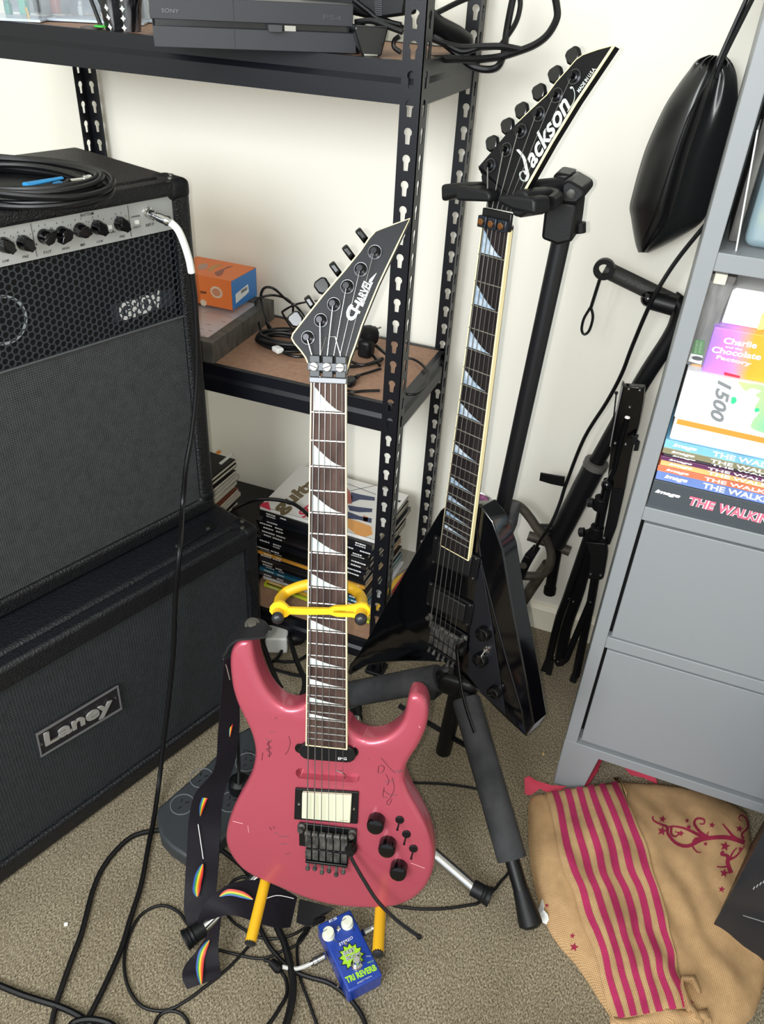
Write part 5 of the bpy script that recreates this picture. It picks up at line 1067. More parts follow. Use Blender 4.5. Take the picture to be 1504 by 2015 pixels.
p = cU([(1150,-40),(1125,80),(1100,220),(1085,340),(1050,425),(980,448),(880,425),(780,345),(700,280),(620,225)]); cable(p, .0055, 'black cable dipping lowest below the top shelf by the rear post', UP, [.0,.0,.0,.01,.03,.03,.03,.03,.03,.03])
p = cU([(620,100),(700,60),(800,10),(900,-30)]); cable(p, .0042, 'black cable rising to the upper right between the front and rear posts', UP, [.04,.02,.0,-.02])
p = cU([(1200,322),(1080,300),(960,300),(820,305),(720,285),(620,245)]); cable(p, .005, 'straight black cable lying over the bundle beside the rear post', UP, [.02,.025,.03,.035,.04,.04])
cU2 = lambda p: K(500,0,3.008,p)
p = cU2([(330,20),(450,45),(600,70),(740,110),(880,170)]); cable(p, .005, 'black cable draped over the game console towards the front post', YP(1.36), [0]*5)
p = cU2([(590,0),(680,70),(740,115),(870,150)]); cable(p, .0042, 'thin black cable crossing from the power board to the front post', YP(1.34), [0]*4)
p = cU2([(600,130),(700,125),(800,160),(880,190)]); cable(p, .004, 'thin black cable lying over the tapered charging block', YP(1.30), [0]*4)
p = cU2([(860,215),(830,240),(830,280),(870,310)]); cable(p, .0035, 'short curled black cable beside the front post on the top shelf', YP(1.32), [0]*4)

# ================================================================ things on the middle shelf
ZM = .6985
a = FL.px(421,717,ZM); b = V((-.83,1.53,ZM)); D_ = (FL.px(569,606,ZM)-a).normalized(); N_ = V((-D_.y,D_.x,0)); FX = Fr(a, D_, N_, None)   # x along the right edge, y to the left
LF = min((FL.px(569,606,ZM)-a).length, .272); hh = .045
t = thing('shadow_frame', FX.at(LF/2,.15,0), 'deep charcoal picture frame with pale printed sheet lying flat on the middle shelf', 'picture frame')
M_chc = mat('charcoal_wood', (66,64,60), .55, col2=(92,88,82), cs=26, stretch=(1,3,1))
MB().holed(FX, [(0,0),(LF,0),(LF,.36),(0,.36)], [[(.022,.022),(LF-.022,.022),(LF-.022,.338),(.022,.338)]], 0, hh).build('moulding', M_chc, t, bev=.001)
MB().fb(FX,.02,LF-.02,.02,.34,.004,hh-.008).build('printed_sheet', mat('pale_rose_print',(196,182,180),.25,col2=(206,206,214),cs=8,coat=.5), t)
m = MB()
for i in range(7):
    for j in range(11):
        if random.random() < .75: m.fb(FX.sh(hh-.008), .04+i*.028, .04+i*.028+.003, .04+j*.02, .04+j*.02+.008+.008*random.random(), 0, .0003)
m.build('faint_text_line', mat('faint_rose_text',(168,146,146),.5), t, smooth=False, kind='stuff')
zo = ZM+hh
c = FL.px(457.5,611,zo); r_ = FL.px(497.5,584,zo); l_ = FL.px(391,597,zo); XD = (c-l_).normalized(); OB = Fr(c, XD, (0,0,1)); YD = V((-XD.y,XD.x,0))
ho = OB.uv(454,553)[1]; OW = .15; 
dpt = .105
t = thing('card_box', OB.at(-OW/2,0,-.04), 'orange card box with blue end and cream starburst labels, on the charcoal picture frame', 'box')
q = [OB.at(0,0,0), OB.at(-OW,0,0)]
MB().fb(OB,-OW,0,0,ho,-dpt,0).build('carton', mat('orange_card',(236,124,58),.45), t, bev=.0008)
SF = Fr(OB.at(.0004,0,0), -OB.z, (0,0,1), XD)
MB().fb(SF,.001,dpt-.001,.001,ho-.001,0,.0005).build('blue_end_panel', mat('blue_card',(60,128,200),.45), t, smooth=False)
cO = lambda p: K(380,480,6.836,p)
def burst(F, cx, cy, rx, ry, n, mt, root, w0=0, nm='starburst_print', k_=.8):
    P = [(cx+rx*(1 if i % 2 else k_)*math.cos(math.pi*i/n), cy+ry*(1 if i % 2 else k_)*math.sin(math.pi*i/n)) for i in range(2*n)]
    MB().prism(F, P, w0, w0+.0005).build(nm, mt, root, smooth=False)
M_crm = mat('cream_print', (226,206,184), .5)
u, v = OB.uv(*cO([(315,650)])[0]); burst(OB, u, v, .0165, .014, 13, M_crm, t, 0); burst(OB, u, v, .011, .009, 16, mat('rust_print',(206,140,108),.5), t, .0005, k_=.9)
u, v = OB.uv(*cO([(140,790)])[0]); burst(OB, u, v, .009, .008, 10, M_crm, t, 0)
lpx('TION', OB, *cO([(92,665),(178,675),(94,630)]), M_dk, t, w=.0005, shear=.3, off=.02)
tp = OB.sh(0); TP = Fr(OB.at(0,ho,0), XD, -OB.z)
for q_, mt in (([(285,400),(300,380),(395,340),(470,305),(540,298),(430,340),(385,420),(330,435)], mat('dusk_print',(150,86,74),.5)),([(200,350),(260,300),(330,280),(400,280),(300,320),(240,370)], mat('mustard_print',(190,150,90),.5)),([(70,290),(130,265),(200,270),(190,330),(120,350),(70,340)], mat('mauve_print',(186,146,132),.5))):
    MB().prism(TP, [TP.uv(*p) for p in cO(q_)], 0, .0004).build('printed_shape', mt, t, smooth=False)
MB().prism(SF.sh(.0005), [SF.uv(*p) for p in cO([(568,680),(600,650),(735,540),(748,640),(700,690),(575,800)])], 0, .0004).build('price_label', M_white, t, smooth=False)
m = MB()
for i in range(9): x = 645+i*9; m.prism(SF.sh(.001), [SF.uv(*p) for p in cO([(x,625-i*6),(x+4,623-i*6),(x+4,665-i*6),(x,668-i*6)])], 0, .0003)
m.build('barcode', M_dk, t, smooth=False)
# mid shelf cables
cM = lambda p: K(500,560,5.013,p)
def mid(pts, r, lab, zs, **k): return cable(cM(pts), r, lab, FL, zs, **k)
mid([(400,475),(290,300),(290,260),(400,200),(500,175),(560,165),(680,160)], .0022, 'thin black cable arching behind the pointed pink guitar headstock', [ZM+.01,ZM+.03,ZM+.05,ZM+.07,ZM+.07,ZM+.06,ZM+.03])
o = mid([(165,450),(120,340),(70,150),(80,60),(130,25),(210,50),(320,150),(420,220),(490,310),(480,370)], .0028, 'black jack lead standing in a tall loop beside the charcoal frame', [ZM+.015,ZM+.04,ZM+.06,ZM+.08,ZM+.085,ZM+.08,ZM+.05,ZM+.03,ZM+.02,ZM+.01])
mid([(190,600),(110,560),(65,440),(30,280),(15,180),(60,130),(180,105),(300,130),(375,190),(385,260),(370,340)], .0026, 'black cable looping wide against the edge of the charcoal frame', [ZM+.006,ZM+.008,ZM+.012,ZM+.03,ZM+.05,ZM+.055,ZM+.06,ZM+.05,ZM+.04,ZM+.02,ZM+.01])
m = MB(); m.tube([FL.px(*cM([(120,360)])[0],ZM+.035), FL.px(*cM([(168,455)])[0],ZM+.014)], [.003,.0055], 10); tag(m.build('jack_plug', M_blk), 'slim black jack plug at the end of the tall looping lead beside the frame', 'plug')
cc_ = FL.px(*cM([(300,560)])[0],ZM+.008); m = MB()
for k in range(7):
    R1 = .052-.004*(k%4)+.002*random.random(); z = ZM+.006+.005*(k//2)+.002*random.random(); ox = .006*random.random()
    P = [cc_+V((ox+R1*1.15*math.cos(a_)+.01*math.sin(a_), R1*.8*math.sin(a_), z-cc_.z+.003*math.sin(a_*2+k))) for a_ in [i*math.pi/16 for i in range(32)]]
    m.tube(P, .0034, 8, closed=True)
t = thing('coiled_power_lead', cc_-V((0,0,.008)), 'coiled black power lead with a white tag left of the pink guitar headstock', 'cable'); m.build('coil', M_cab, t)
q = FL.px(*cM([(235,640)])[0],ZM+.012); MB().box(q, (.022,.016,.010), Matrix.Rotation(-.5,3,'Z')).build('white_tag', M_white, t, bev=.002)
cable(cM([(270,660),(350,695),(440,710),(520,700)]), .0034, 'black cable end curving below the white tag of the coiled lead', FL, [ZM+.008]*4)
t = thing('mains_plug', FL.px(*cM([(1120,590)])[0],ZM), 'black mains plug with bare metal pins, right of the pink guitar headstock', 'plug')
A_ = FL.px(*cM([(1060,500)])[0],ZM+.045); B_ = FL.px(*cM([(1185,500)])[0],ZM+.040)
MB().lathe(A_, (B_-A_), [(.010,0),(.019,.004),(.021,.012),(.021,(B_-A_).length*.7),(.019,(B_-A_).length*.72),(.019,(B_-A_).length)], 18).build('plug_body', M_blk, t)
m = MB(); d = (B_-A_).normalized()
for off in ((0,.004,.012),(0,-.006,.004),(0,.002,-.008)): m.tube([B_+V(off), B_+V(off)+d*.014+V((0,0,.004))], .0018, 6)
m.build('pin', M_sil, t); MB().box(A_+V((.012,.0,-.024)),(.03,.034,.04)).build('strain_block', M_blk, t, bev=.008)
mid([(1200,600),(1260,650),(1320,700)], .0034, 'black lead running from the mains plug behind the front post', [ZM+.02,ZM+.015,ZM+.02])
mid([(985,640),(1060,620),(1140,660),(1190,720),(1240,800)], .003, 'black cable curving from the plug towards the front post on the middle shelf', [ZM+.006]*5)
mid([(940,750),(1020,785),(1120,790),(1260,745)], .003, 'upper of two crossing black cables right of the guitar nut', [ZM+.008]*4)
mid([(940,810),(1060,800),(1160,775),(1270,730)], .0034, 'lower of two crossing black cables right of the guitar nut', [ZM+.006]*4)
t = thing('usb_lead', FL.px(*cM([(960,920)])[0],ZM), 'black lead with moulded plug pointing left at the pink guitar nut', 'plug')
MB().prism(FL, [FL.uv(*p,ZM+.012) for p in cM([(920,905),(930,895),(985,895),(1010,925),(1000,955),(960,975),(920,975)])], ZM+.002, ZM+.013).build('plug_body', M_blk, t, bev=.003)
MB().tube(cr([FL.px(*cM([p])[0],ZM+.008) for p in ((1000,920),(1040,895),(1120,870),(1250,830))],4), [.0045]*4+[.0028]*9, 8).build('lead', M_cab, t)
p = cM([(925,1045),(980,1060),(1080,1050),(1240,1045)]); cable(p, .0028, 'thin black cable running flat to the front post below the others', FL, [ZM+.004]*4)
p = K(380,400,3.008,[(1270,915),(1320,930),(1370,970),(1392,1020),(1380,1080),(1330,1125),(1280,1132),(1245,1120)]); cable(p, .0026, 'thin black cable looping out past the front post over the middle shelf edge', FL, [ZM+.008]*8)

# ================================================================ magazines on the bottom shelf
def magazine(F, L, D, th, spc, lab, grp, bars=True, top=None, nm='magazine'):
    t = thing(nm, F.at(L/2,0,-D/2), lab, 'magazine', grp)
    m = MB(); m.fb(F,0,L,0,.0006,-D,0); m.fb(F,0,L,th-.0006,th,-D,0); m.fb(F,0,L,0,th,-.0008,0); m.build('cover', spc, t, smooth=False)
    MB().fb(F,.0006,L-.0006,.0006,th-.0006,-D+.001,-.0008).build('pages', M_paper, t, smooth=False)
    if bars:
        m = MB(); k = 0
        for u, wd in ((.012,.028),(.05,.018),(L*.62,.05),(L*.84,.03)):
            if random.random() < .8:
                x = u+random.uniform(-.004,.01)
                while x < u+wd: l_ = random.uniform(.002,.006); m.fb(F,x,x+l_,th*.32,th*.68,0,.0002); x += l_+.0012; k += 1
        if k: m.build('spine_print', M_wht, t, smooth=False, kind='stuff')
    return t
SB_ = V((-.779,1.336,.0865)); zc = SB_.z
spec = {0:((214,226,60),'yellow-green'),1:((30,28,26),'black'),2:((226,180,60),'yellow'),3:((206,206,208),'white'),4:((60,58,62),'dark grey'),5:((40,110,134),'teal'),6:((22,60,84),'navy'),10:((226,160,60),'orange-banded')}
words = ['lowest','second','third','fourth','fifth','sixth','seventh','eighth','ninth','tenth','eleventh','twelfth','thirteenth','fourteenth','fifteenth','sixteenth','seventeenth','eighteenth','nineteenth','twentieth','twenty-first','twenty-second','twenty-third','topmost']
NM = 24; ztop = .33; tk = (ztop-zc)/NM; tilt = .0
M_mblk = [mat('black_cover_%d' % i, c_, .35) for i, c_ in enumerate([(18,18,20),(30,28,30),(24,26,34),(16,16,16),(44,40,40)])]
for i in range(NM):
    dx = random.uniform(-.006,.006)+( .012 if i in (0,1,2,3) else 0)-(.008 if 4 <= i <= 14 else 0)+(.008 if i > 19 else 0); dy = random.uniform(-.005,.005); an = -.045+random.uniform(-.02,.02)
    cc_, nm_ = spec.get(i, ((18,18,20),'black'))
    cm_ = mat('cover_'+nm_.replace('-','_').replace(' ','_'), cc_, .35) if i in spec else random.choice(M_mblk)
    th = tk*.97
    F = Fr((SB_.x+dx, SB_.y+dy, zc), (math.cos(an),math.sin(an),0), (0,0,1))
    if i == NM-1: cm_ = mat('white_cover',(222,220,214),.3)
    mg = magazine(F, .290, .205+random.uniform(-.004,.004), th, cm_, '%s-spined magazine, %s in the tall stack behind the pink neck%s' % (nm_ if i < NM-1 else 'white', words[i]+('' if i in (0,23) else ' from the bottom'), ''), 'magazines in the tall stack')
    if i == NM-1:
        TF = Fr(F.at(0,th,0), -F.z, -F.x, (0,0,1))     # reading direction away from the spine
        lb = lambda tx, q, mt, off=.03: lpx(tx, TF, *[c6(p) for p in q], mt, mg, w=.0003, off=off)
        c6 = lambda p: (480+p[0]/4.4235, 930+p[1]/4.4235)
        lb('guitar', [(345,385),(760,60),(225,300)], mat('bronze_print',(120,104,74),.4,.3), .045)
        lb('STEP UP', [(520,400),(800,190),(470,345)], mat('red_print',(206,40,70),.5), .03)
        MB().prism(TF, [TF.uv(*c6(p)) for p in ((135,290),(165,262),(215,255),(235,330))], 0, .0003).build('red_corner_print', mat('red_print',(206,40,70),.5), mg, smooth=False)
        jm = mat('denim_print',(58,66,96),.5)
        for q_, mt in (([(930,170),(1010,190),(1140,215),(1140,245),(1010,235),(940,260)],jm),([(905,285),(1000,300),(1120,315),(1115,345),(1000,345),(920,330)],jm),([(905,340),(1010,380),(1115,400),(1110,440),(1000,410),(905,400)],jm),([(900,130),(945,210),(940,270),(900,270)],mat('rust_jacket_print',(170,92,80),.5)),([(905,400),(980,420),(1110,470),(1120,540),(1060,560),(980,540),(905,480)],mat('orange_guitar_print',(224,160,90),.5)),([(1040,370),(1085,390),(1075,430),(1040,425)],mat('skin_print',(206,140,112),.5)),([(1330,240),(1370,245),(1355,262)],M_dk)):
            MB().prism(TF, [TF.uv(*c6(p)) for p in q_], .0001, .0004).build('cover_picture', mt, mg, smooth=False)
        m = MB()
        for q_ in ([(900,95),(1150,190)],[(920,160),(1150,110)]): m.tube([TF.px(*c6(p),.0003) for p in q_], .0006, 4)
        m.build('cover_line', M_dk, mg)
    zc += tk
# low pile behind the post
zc = .0865
for i, (c_, nm_) in enumerate((((226,222,216),'white'),((200,30,40),'red'),((228,224,214),'cream'),((190,40,46),'dark red'))):
    F = Fr((-.475+.004*i,1.34,zc), (math.cos(1.0),math.sin(1.0),0), (0,0,1)) if False else Fr((-.60+.003*i,1.345+.004*i,zc), (1,0,0), (0,0,1))
    if i >= 2: continue
    a0 = FL.px(764,1205,zc+.01); F = Fr((a0.x-.10,a0.y+.004*i,zc), (1,.0,0), (0,0,1))
mgA = [(FL.px(757,1187,.09), 0), (FL.px(768,1170,.102), 1), (FL.px(764,1150,.115), 2)]
for (c_, nm_), (pp, i) in zip((((228,226,220),'white'),((170,40,46),'red'),((150,146,138),'grey')), mgA):
    D2 = V((.30,.95,0)).normalized(); F = Fr((pp.x,pp.y,.0865+.012*i), D2, (0,0,1)); F = Fr(F.o, D2, (0,0,1), V((D2.y,-D2.x,0)))
    mg = magazine(F, .19, .11, .011, mat('cover_'+nm_, c_, .4), '%s magazine, %s of the three lying at the right end of the bottom shelf' % (nm_, ('lowest','middle one','topmost')[i]), 'three magazines behind the front post', bars=False)
    if i == 0: letters('LIVE BLASTER', F.at(.02,.002,.0003), F.at(.10,.002,.0003), F.at(.02,.009,.0003), M_dk, mg, off=.02, nrm=F.z)
# left pile on a black storage box, half hidden by the amplifier
t = thing('storage_box', (-.93,1.44,.0865), 'black storage box on the bottom shelf under the left magazine pile', 'box')
MB().box((-.955,1.445,.0865+.065),(.33,.20,.13)).build('tub', M_blk, t, bev=.008); MB().box((-.955,1.445,.0865+.133),(.34,.21,.012)).build('lid', M_blk, t, bev=.004)
zz0 = .2265; ztp = .36; n2 = 13; tk2 = (ztp-zz0)/n2
pA = FL.px(426,931,ztp); pB = FL.px(469,893,ztp); D3 = (pB-pA).normalized()
cn2 = [(28,28,32),(180,172,160),(60,56,60),(206,200,190),(120,60,40),(34,36,44),(196,190,178),(90,96,90),(210,205,196),(30,30,34),(150,70,60),(24,26,30),(20,22,24)]
w2 = words[:12]+['topmost']
for i in range(n2):
    an = random.uniform(-.05,.05); d_ = V((D3.x*math.cos(an)-D3.y*math.sin(an), D3.x*math.sin(an)+D3.y*math.cos(an),0)); nn = V((d_.y,-d_.x,0))
    o_ = pA + nn*(random.uniform(-.006,.012)+(n2-i)*.0006) - D3*.06 ; F = Fr((o_.x,o_.y,zz0+i*tk2), d_, (0,0,1), nn)
    mg = magazine(F, .135, .20, tk2*.96, mat('cover_c%d' % i, cn2[i], .4), 'magazine %s from the bottom of the left pile beside the amplifier' % w2[i] if i < n2-1 else 'black covered magazine on top of the left pile beside the amplifier', 'magazines in the left pile', bars=False)
    m = MB(); m.fb(F,.001,.134,tk2*.2,tk2*.76,-.001,.0003); m.build('page_edge', M_paper, mg, smooth=False)
    if i == n2-1:
        TT = Fr(F.at(0,tk2*.96,0), D3, -nn, (0,0,1)); cA = lambda p: K(380,850,3.008,p)
        MB().prism(TT, [TT.uv(*p) for p in cA([(160,188),(240,128),(252,138),(175,197)])], 0, .0003).build('barcode_label', M_white, mg, smooth=False)
        MB().prism(TT, [TT.uv(*p) for p in cA([(140,125),(165,112),(180,125),(155,140)])], 0, .0003).build('cover_picture', mat('orange_print',(240,150,60),.5), mg, smooth=False)
# ================================================================ on top of the amplifier
ZA = 1.086; cc0 = FL.px(35,342,ZA+.02); R_c = (FL.px(250,342,ZA+.02)-cc0).length
t = thing('coiled_cable', V((cc0.x,cc0.y,ZA)), 'coiled black instrument cable with blue tie lying on top of the combo amplifier', 'cable')
m = MB()
for k in range(9):
    r1 = R_c*(1-.045*(k%5))-.002; z = ZA+.005+.0068*(k//2.2)*.8; ox, oy = random.uniform(-.008,.004), random.uniform(-.006,.006)
    m.tube([V((cc0.x+ox+r1*math.cos(a), cc0.y+oy+r1*.66*math.sin(a), z+.003*math.sin(a*2+k))) for a in [i*math.pi/28 for i in range(56)]], .0042, 8, closed=True)
m.build('coil', M_cab, t)
q0 = FL.px(50,364,ZA+.02); q1 = FL.px(122,350,ZA+.02)
MB().tube([q0,q1], [.007,.004], 8, flat=.5).build('blue_tie', mat('blue_fabric_tape',(46,140,200),.6), t)
MB().box(FL.px(120,362,ZA+.012),(.018,.012,.004)).build('blue_tie', mat('blue_fabric_tape',(46,140,200),.6), t)
p0, p1 = FL.px(136,356,ZA+.018), FL.px(163,353,ZA+.018); d = (p1-p0).normalized()
m = MB(); m.tube([p0-d*.0,p0+d*.02], .0025, 8); m.lathe(p0+d*.02, d, [(.0025,0),(.005,.001),(.005,.006),(.004,.007),(.0055,.008),(.0055,.012)], 12); m.build('jack_plug', M_chr, t)
m = MB(); m.tube([FL.px(60,395,ZA+.006), FL.px(110,378,ZA+.01), p0], .004, 8); m.build('cable_end', M_cab, t)
lpx('INSTRUMENT CABLE', Fr((0,0,ZA+.006)), (5,398), (95,388), (4,394), M_wht, t) if False else None

# ================================================================ lead plugged into the amplifier, running down to the carpet
ld = thing('instrument_lead', FL.px(320,1500,0), 'long black instrument lead with white sleeve plugged into the combo amplifier', 'cable')
J = [PF.px(293,420,.004), PF.px(303,424,.014), PF.px(318,431,.026), PF.px(335,437,.036)]
d = (J[3]-J[0]).normalized(); L0 = (J[3]-J[0]).length
MB().lathe(J[0], d, [(.0065,0),(.0075,.002),(.0075,L0*.28),(.006,L0*.3),(.006,L0*.4),(.0068,L0*.42),(.0068,L0*.78),(.0075,L0*.8),(.0075,L0*.9),(.005,L0)], 16).build('jack_plug', M_chr, ld)
wp = cr([J[3]] + [PF.px(*p, w_) for p, w_ in (((350,452),.042),((362,478),.045),((372,510),.045),((377,536),.044))],6)
MB().tube(wp, .0058, 12).build('white_sleeve', mat('white_heat_shrink',(246,246,244),.4), ld)
bp_ = [wp[-1]] + [PF.px(*p, w_) for p, w_ in (((384,590),.044),((388,680),.042),((387,760),.04),((378,850),.04),((366,920),.042),((359,1000),.046))]
bp_ += [AF.px(*p, w_) for p, w_ in (((354,1080),.02),((345,1180),.02),((342,1270),.022),((333,1370),.024),((322,1460),.03))]
bp_ += [FL.px(*p, z) for p, z in (((313,1540),.03),((303,1610),.012),((293,1660),.008),((278,1740),.006),((256,1810),.006),((238,1868),.006),((206,1940),.006),((176,2000),.006),((150,2060),.006),((100,2200),.006),((20,2330),.006))]
MB().tube(cr(bp_,8), .0046, 10).build('cable_jacket', M_cab, ld)

# ================================================================ carpet: power board, leads and pedal
c14 = lambda p: K(0,1500,3.008,p); c15 = lambda p: K(300,1600,2.735,p); c11 = lambda p: K(700,1300,3.358,p); c18b = lambda p: K(400,1200,6.267,p)
t = thing('power_board', FL.px(400,1600,0), 'large grey power board with round socket faces on the carpet behind the rainbow strap', 'power board')
zp = .04; M_pbg = mat('slate_plastic', (50,54,57), .5)
MB().prism(FL, [FL.uv(*p,zp) for p in ((309,1590),(405,1506),(470,1440),(500,1425),(540,1480),(500,1590),(440,1650),(385,1690),(366,1686),(336,1666),(316,1645),(308,1610))], .004, zp).build('casing', M_pbg, t, bev=.006, seg=3)
for sx, sy_ in ((359,1583),(397,1531),(454,1578),(486,1500)):
    c = FL.px(sx,sy_,zp); MB().holed(Fr(c), [(.023*math.cos(a),.023*math.sin(a)) for a in [i*math.pi/14 for i in range(28)]], [[(.0215*math.cos(a),.0215*math.sin(a)) for a in [i*math.pi/14 for i in range(28)]]], 0, .0012).build('socket_rim', mat('slate_edge',(110,114,118),.5), t)
    m = MB()
    for a, r in ((.9,.009),(2.3,.009),(-1.6,.008)): m.box(c+V((r*math.cos(a),r*math.sin(a),.0004)), (.0022,.007,.001), Matrix.Rotation(a+1.2,3,'Z'))
    m.build('socket_slot', M_dk, t, smooth=False)
lpx('CRE', Fr((0,0,zp)), (478,1482), (497,1488), (481,1474), M_dk, t, w=.0003, off=.02)
m = MB(); A_ = FL.px(470,1545,zp+.03); m.lathe(FL.px(472,1552,zp), (0,0,1), [(.021,0),(.022,.006),(.020,.024),(.012,.03)], 16); m.tube(cr([A_, FL.px(470,1500,zp+.05), FL.px(468,1420,zp+.03), FL.px(472,1340,.02)],5), .0032, 8)
tag(m.build('mains_plug', M_blk), 'black mains plug pushed into the grey power board beside the pink guitar body', 'plug')
def fc(cc, pts, r, lab, z=None): return cable(cc(pts), r, lab, FL, z if z is not None else [r]*len(pts))
fc(c14, [(1110,432),(1060,415),(1000,405),(900,408),(780,442),(680,530),(600,640),(550,760),(520,870),(480,1020),(430,1150),(370,1320),(330,1440),(300,1580),(240,1900),(60,2300)], .0048, 'thick black cable arching from the grey power board across the carpet to the lower left')
fc(c14, [(-60,1300),(0,1322),(150,1382),(340,1442),(450,1490),(530,1545),(600,1620),(760,1900),(980,2100)], .0052, 'thick black cable crossing the lower left corner of the carpet')
fc(c14, [(400,1600),(430,1545),(510,1522),(600,1530),(670,1560),(700,1620),(690,1800),(560,1980)], .0052, 'thick black cable end curling at the bottom edge of the carpet', [.010]*8)
fc(c14, [(1150,1010),(1105,950),(1060,890),(980,850),(900,862),(820,920),(765,1030),(737,1150),(740,1260),(772,1360),(835,1440),(920,1470),(1010,1462),(1120,1400),(1200,1340),(1290,1270),(1380,1190),(1490,1070)], .0028, 'thin black lead making a big oval loop on the carpet left of the strap')
fc(c14, [(905,1620),(920,1540),(955,1490),(1010,1472),(1070,1487),(1110,1535),(1125,1620)], .0028, 'thin black lead making a small loop at the bottom edge below the strap')
fc(c15, [(350,735),(400,748),(470,765),(540,780),(610,780),(700,742),(790,700),(850,612),(875,592)], .0026, 'thin black lead from the strap to the black adapter plug at the blue pedal')
fc(c15, [(400,545),(440,590),(490,625),(560,665),(650,677),(750,657),(830,612)], .0026, 'thin black lead curving under the yellow peg towards the blue pedal')
fc(c15, [(565,590),(590,640),(630,715),(685,782),(730,822),(770,855),(850,885),(950,915),(1040,978),(1110,1060),(1150,1150),(1180,1320),(1140,1500)], .0040, 'black cable passing in front of the blue pedal to the bottom edge')
fc(c15, [(660,590),(690,650),(715,710),(742,820),(757,920),(747,1030),(715,1150),(640,1350),(480,1550)], .0062, 'thickest black cable running straight down to the bottom edge left of the pedal', [.011]*9)
fc(c15, [(850,605),(815,645),(785,690),(780,780),(800,900),(840,1010),(890,1150),(960,1330),(1080,1450)], .0026, 'thin black lead dropping from the adapter plug to the bottom edge')
fc(c15, [(690,850),(718,895),(725,970),(690,1040),(615,1150),(480,1290),(300,1340)], .0032, 'black lead leaving the black jack plug towards the bottom edge')
fc(c15, [(350,185),(400,220),(470,275),(520,330),(560,380)], .0048, 'thick black cable slipping under the left side of the pink guitar body')
fc(c15, [(390,440),(430,370),(480,345),(520,350),(540,400)], .003, 'thin black lead arching between the strap and the pink guitar body', [.03]*5)
m = MB(); pa, pb = FL.px(*c15([(640,800)])[0],.012), FL.px(*c15([(690,848)])[0],.012); m.tube([pa, pa.lerp(pb,.8), pb], [.007,.0085,.0055], 12); tip = FL.px(*c15([(600,790)])[0],.010); m.tube([pa, tip], .003, 8)
tag(m.build('jack_plug', M_blk), 'black jack plug lying on the carpet left of the blue pedal', 'plug')
loop = c11([(360,800),(400,807),(500,810),(640,820),(780,842),(885,872),(1000,960),(1040,1150),(1035,1320),(1010,1400),(960,1460),(915,1515),(820,1597),(740,1617),(600,1637),(450,1642),(310,1630),(230,1610)])
cable(loop, .0028, 'thin black lead looping from the pink guitar around the right chrome stand foot', FL, [.003]*18)
for pts, r, lab in (([(950,190),(985,240),(1003,310),(990,450),(930,570),(860,640)], .0042, 'black cable curving down in front of the white double adaptor'), ([(870,620),(1000,640),(1150,632),(1290,560)], .0040, 'black cable crossing behind the pink guitar neck just below the white adaptor'),
                    ([(850,725),(1000,770),(1150,808),(1300,822)], .0040, 'lowest black cable running behind the pink guitar neck'), ([(1060,330),(1100,470),(1150,620),(1200,740),(1250,860),(1240,990),(1200,1080)], .0060, 'thick black power cable hanging from the plug left of the pink guitar neck'),
                    ([(730,400),(790,560),(840,700),(900,850),(960,960)], .0055, 'thick black cable running down inside the upper horn of the pink guitar')):
    fc(c18b, pts, r, lab, [.05+.0*i for i in range(len(pts))] if 'thick' in lab else [.012]*len(pts))
t = thing('double_adaptor', FL.px(543,1283,0), 'white double mains adaptor with black plug on the carpet behind the pink guitar horn', 'adaptor')
a = FL.px(523,1287,.0); b = FL.px(567,1288,.0); D4 = (b-a).normalized(); F = Fr(a, D4, (0,0,1))
MB().fb(F,0,.052,.002,.05,-.05,0).build('casing', M_white, t, bev=.005, seg=3)
m = MB(); m.lathe(F.at(.052,.028,-.025), D4, [(.012,0),(.016,.003),(.018,.01),(.014,.03),(.007,.04)], 14); m.build('black_plug', M_blk, t)
m = MB()
for P_ in ([(355,1060),(362,1100),(378,1130),(390,1180),(388,1230)],):
    pass
cable(K(380,850,3.008,[(325,830),(340,900),(372,970),(382,1040),(370,1110)]), .0035, 'black cable hanging along the right side of the speaker cabinet', AF, [.012,.014,.016,.014,.012])
cable(K(380,850,3.008,[(240,455),(300,425),(380,400),(480,400),(580,420),(640,455),(690,500)]), .0045, 'black cable resting over the corner of the tall magazine stack', FL, [.30,.33,.345,.345,.342,.340,.338])
t = thing('picture_disc', V((-.18,1.30,.65)), 'round clear rimmed disc with pink and violet picture behind the black guitar body', 'disc')
DF = YP(1.25); c = DF.uv(942,992); R1 = .035
DFc = Fr(DF.px(940,996), (1,0,0), (0,0,1))
MB().lathe(DFc.o, (-.2,-1,.1), [(.030,0),(.030,.002),(.0295,.003)], 28).build('disc_face', mat('violet_pink_print',(60,38,84),.4,col2=(206,120,160),cs=50), t)
MB().tube([DFc.o+V((.032*math.cos(a),-.002,.032*math.sin(a))) for a in [i*math.pi/14 for i in range(28)]], .0018, 6, closed=True).build('rim', M_chr, t)
MB().tube([DFc.o+V((0,.006,-.02)), V((DFc.o.x,DFc.o.y+.006,0))], .003, 6).build('rod', M_blk, t)

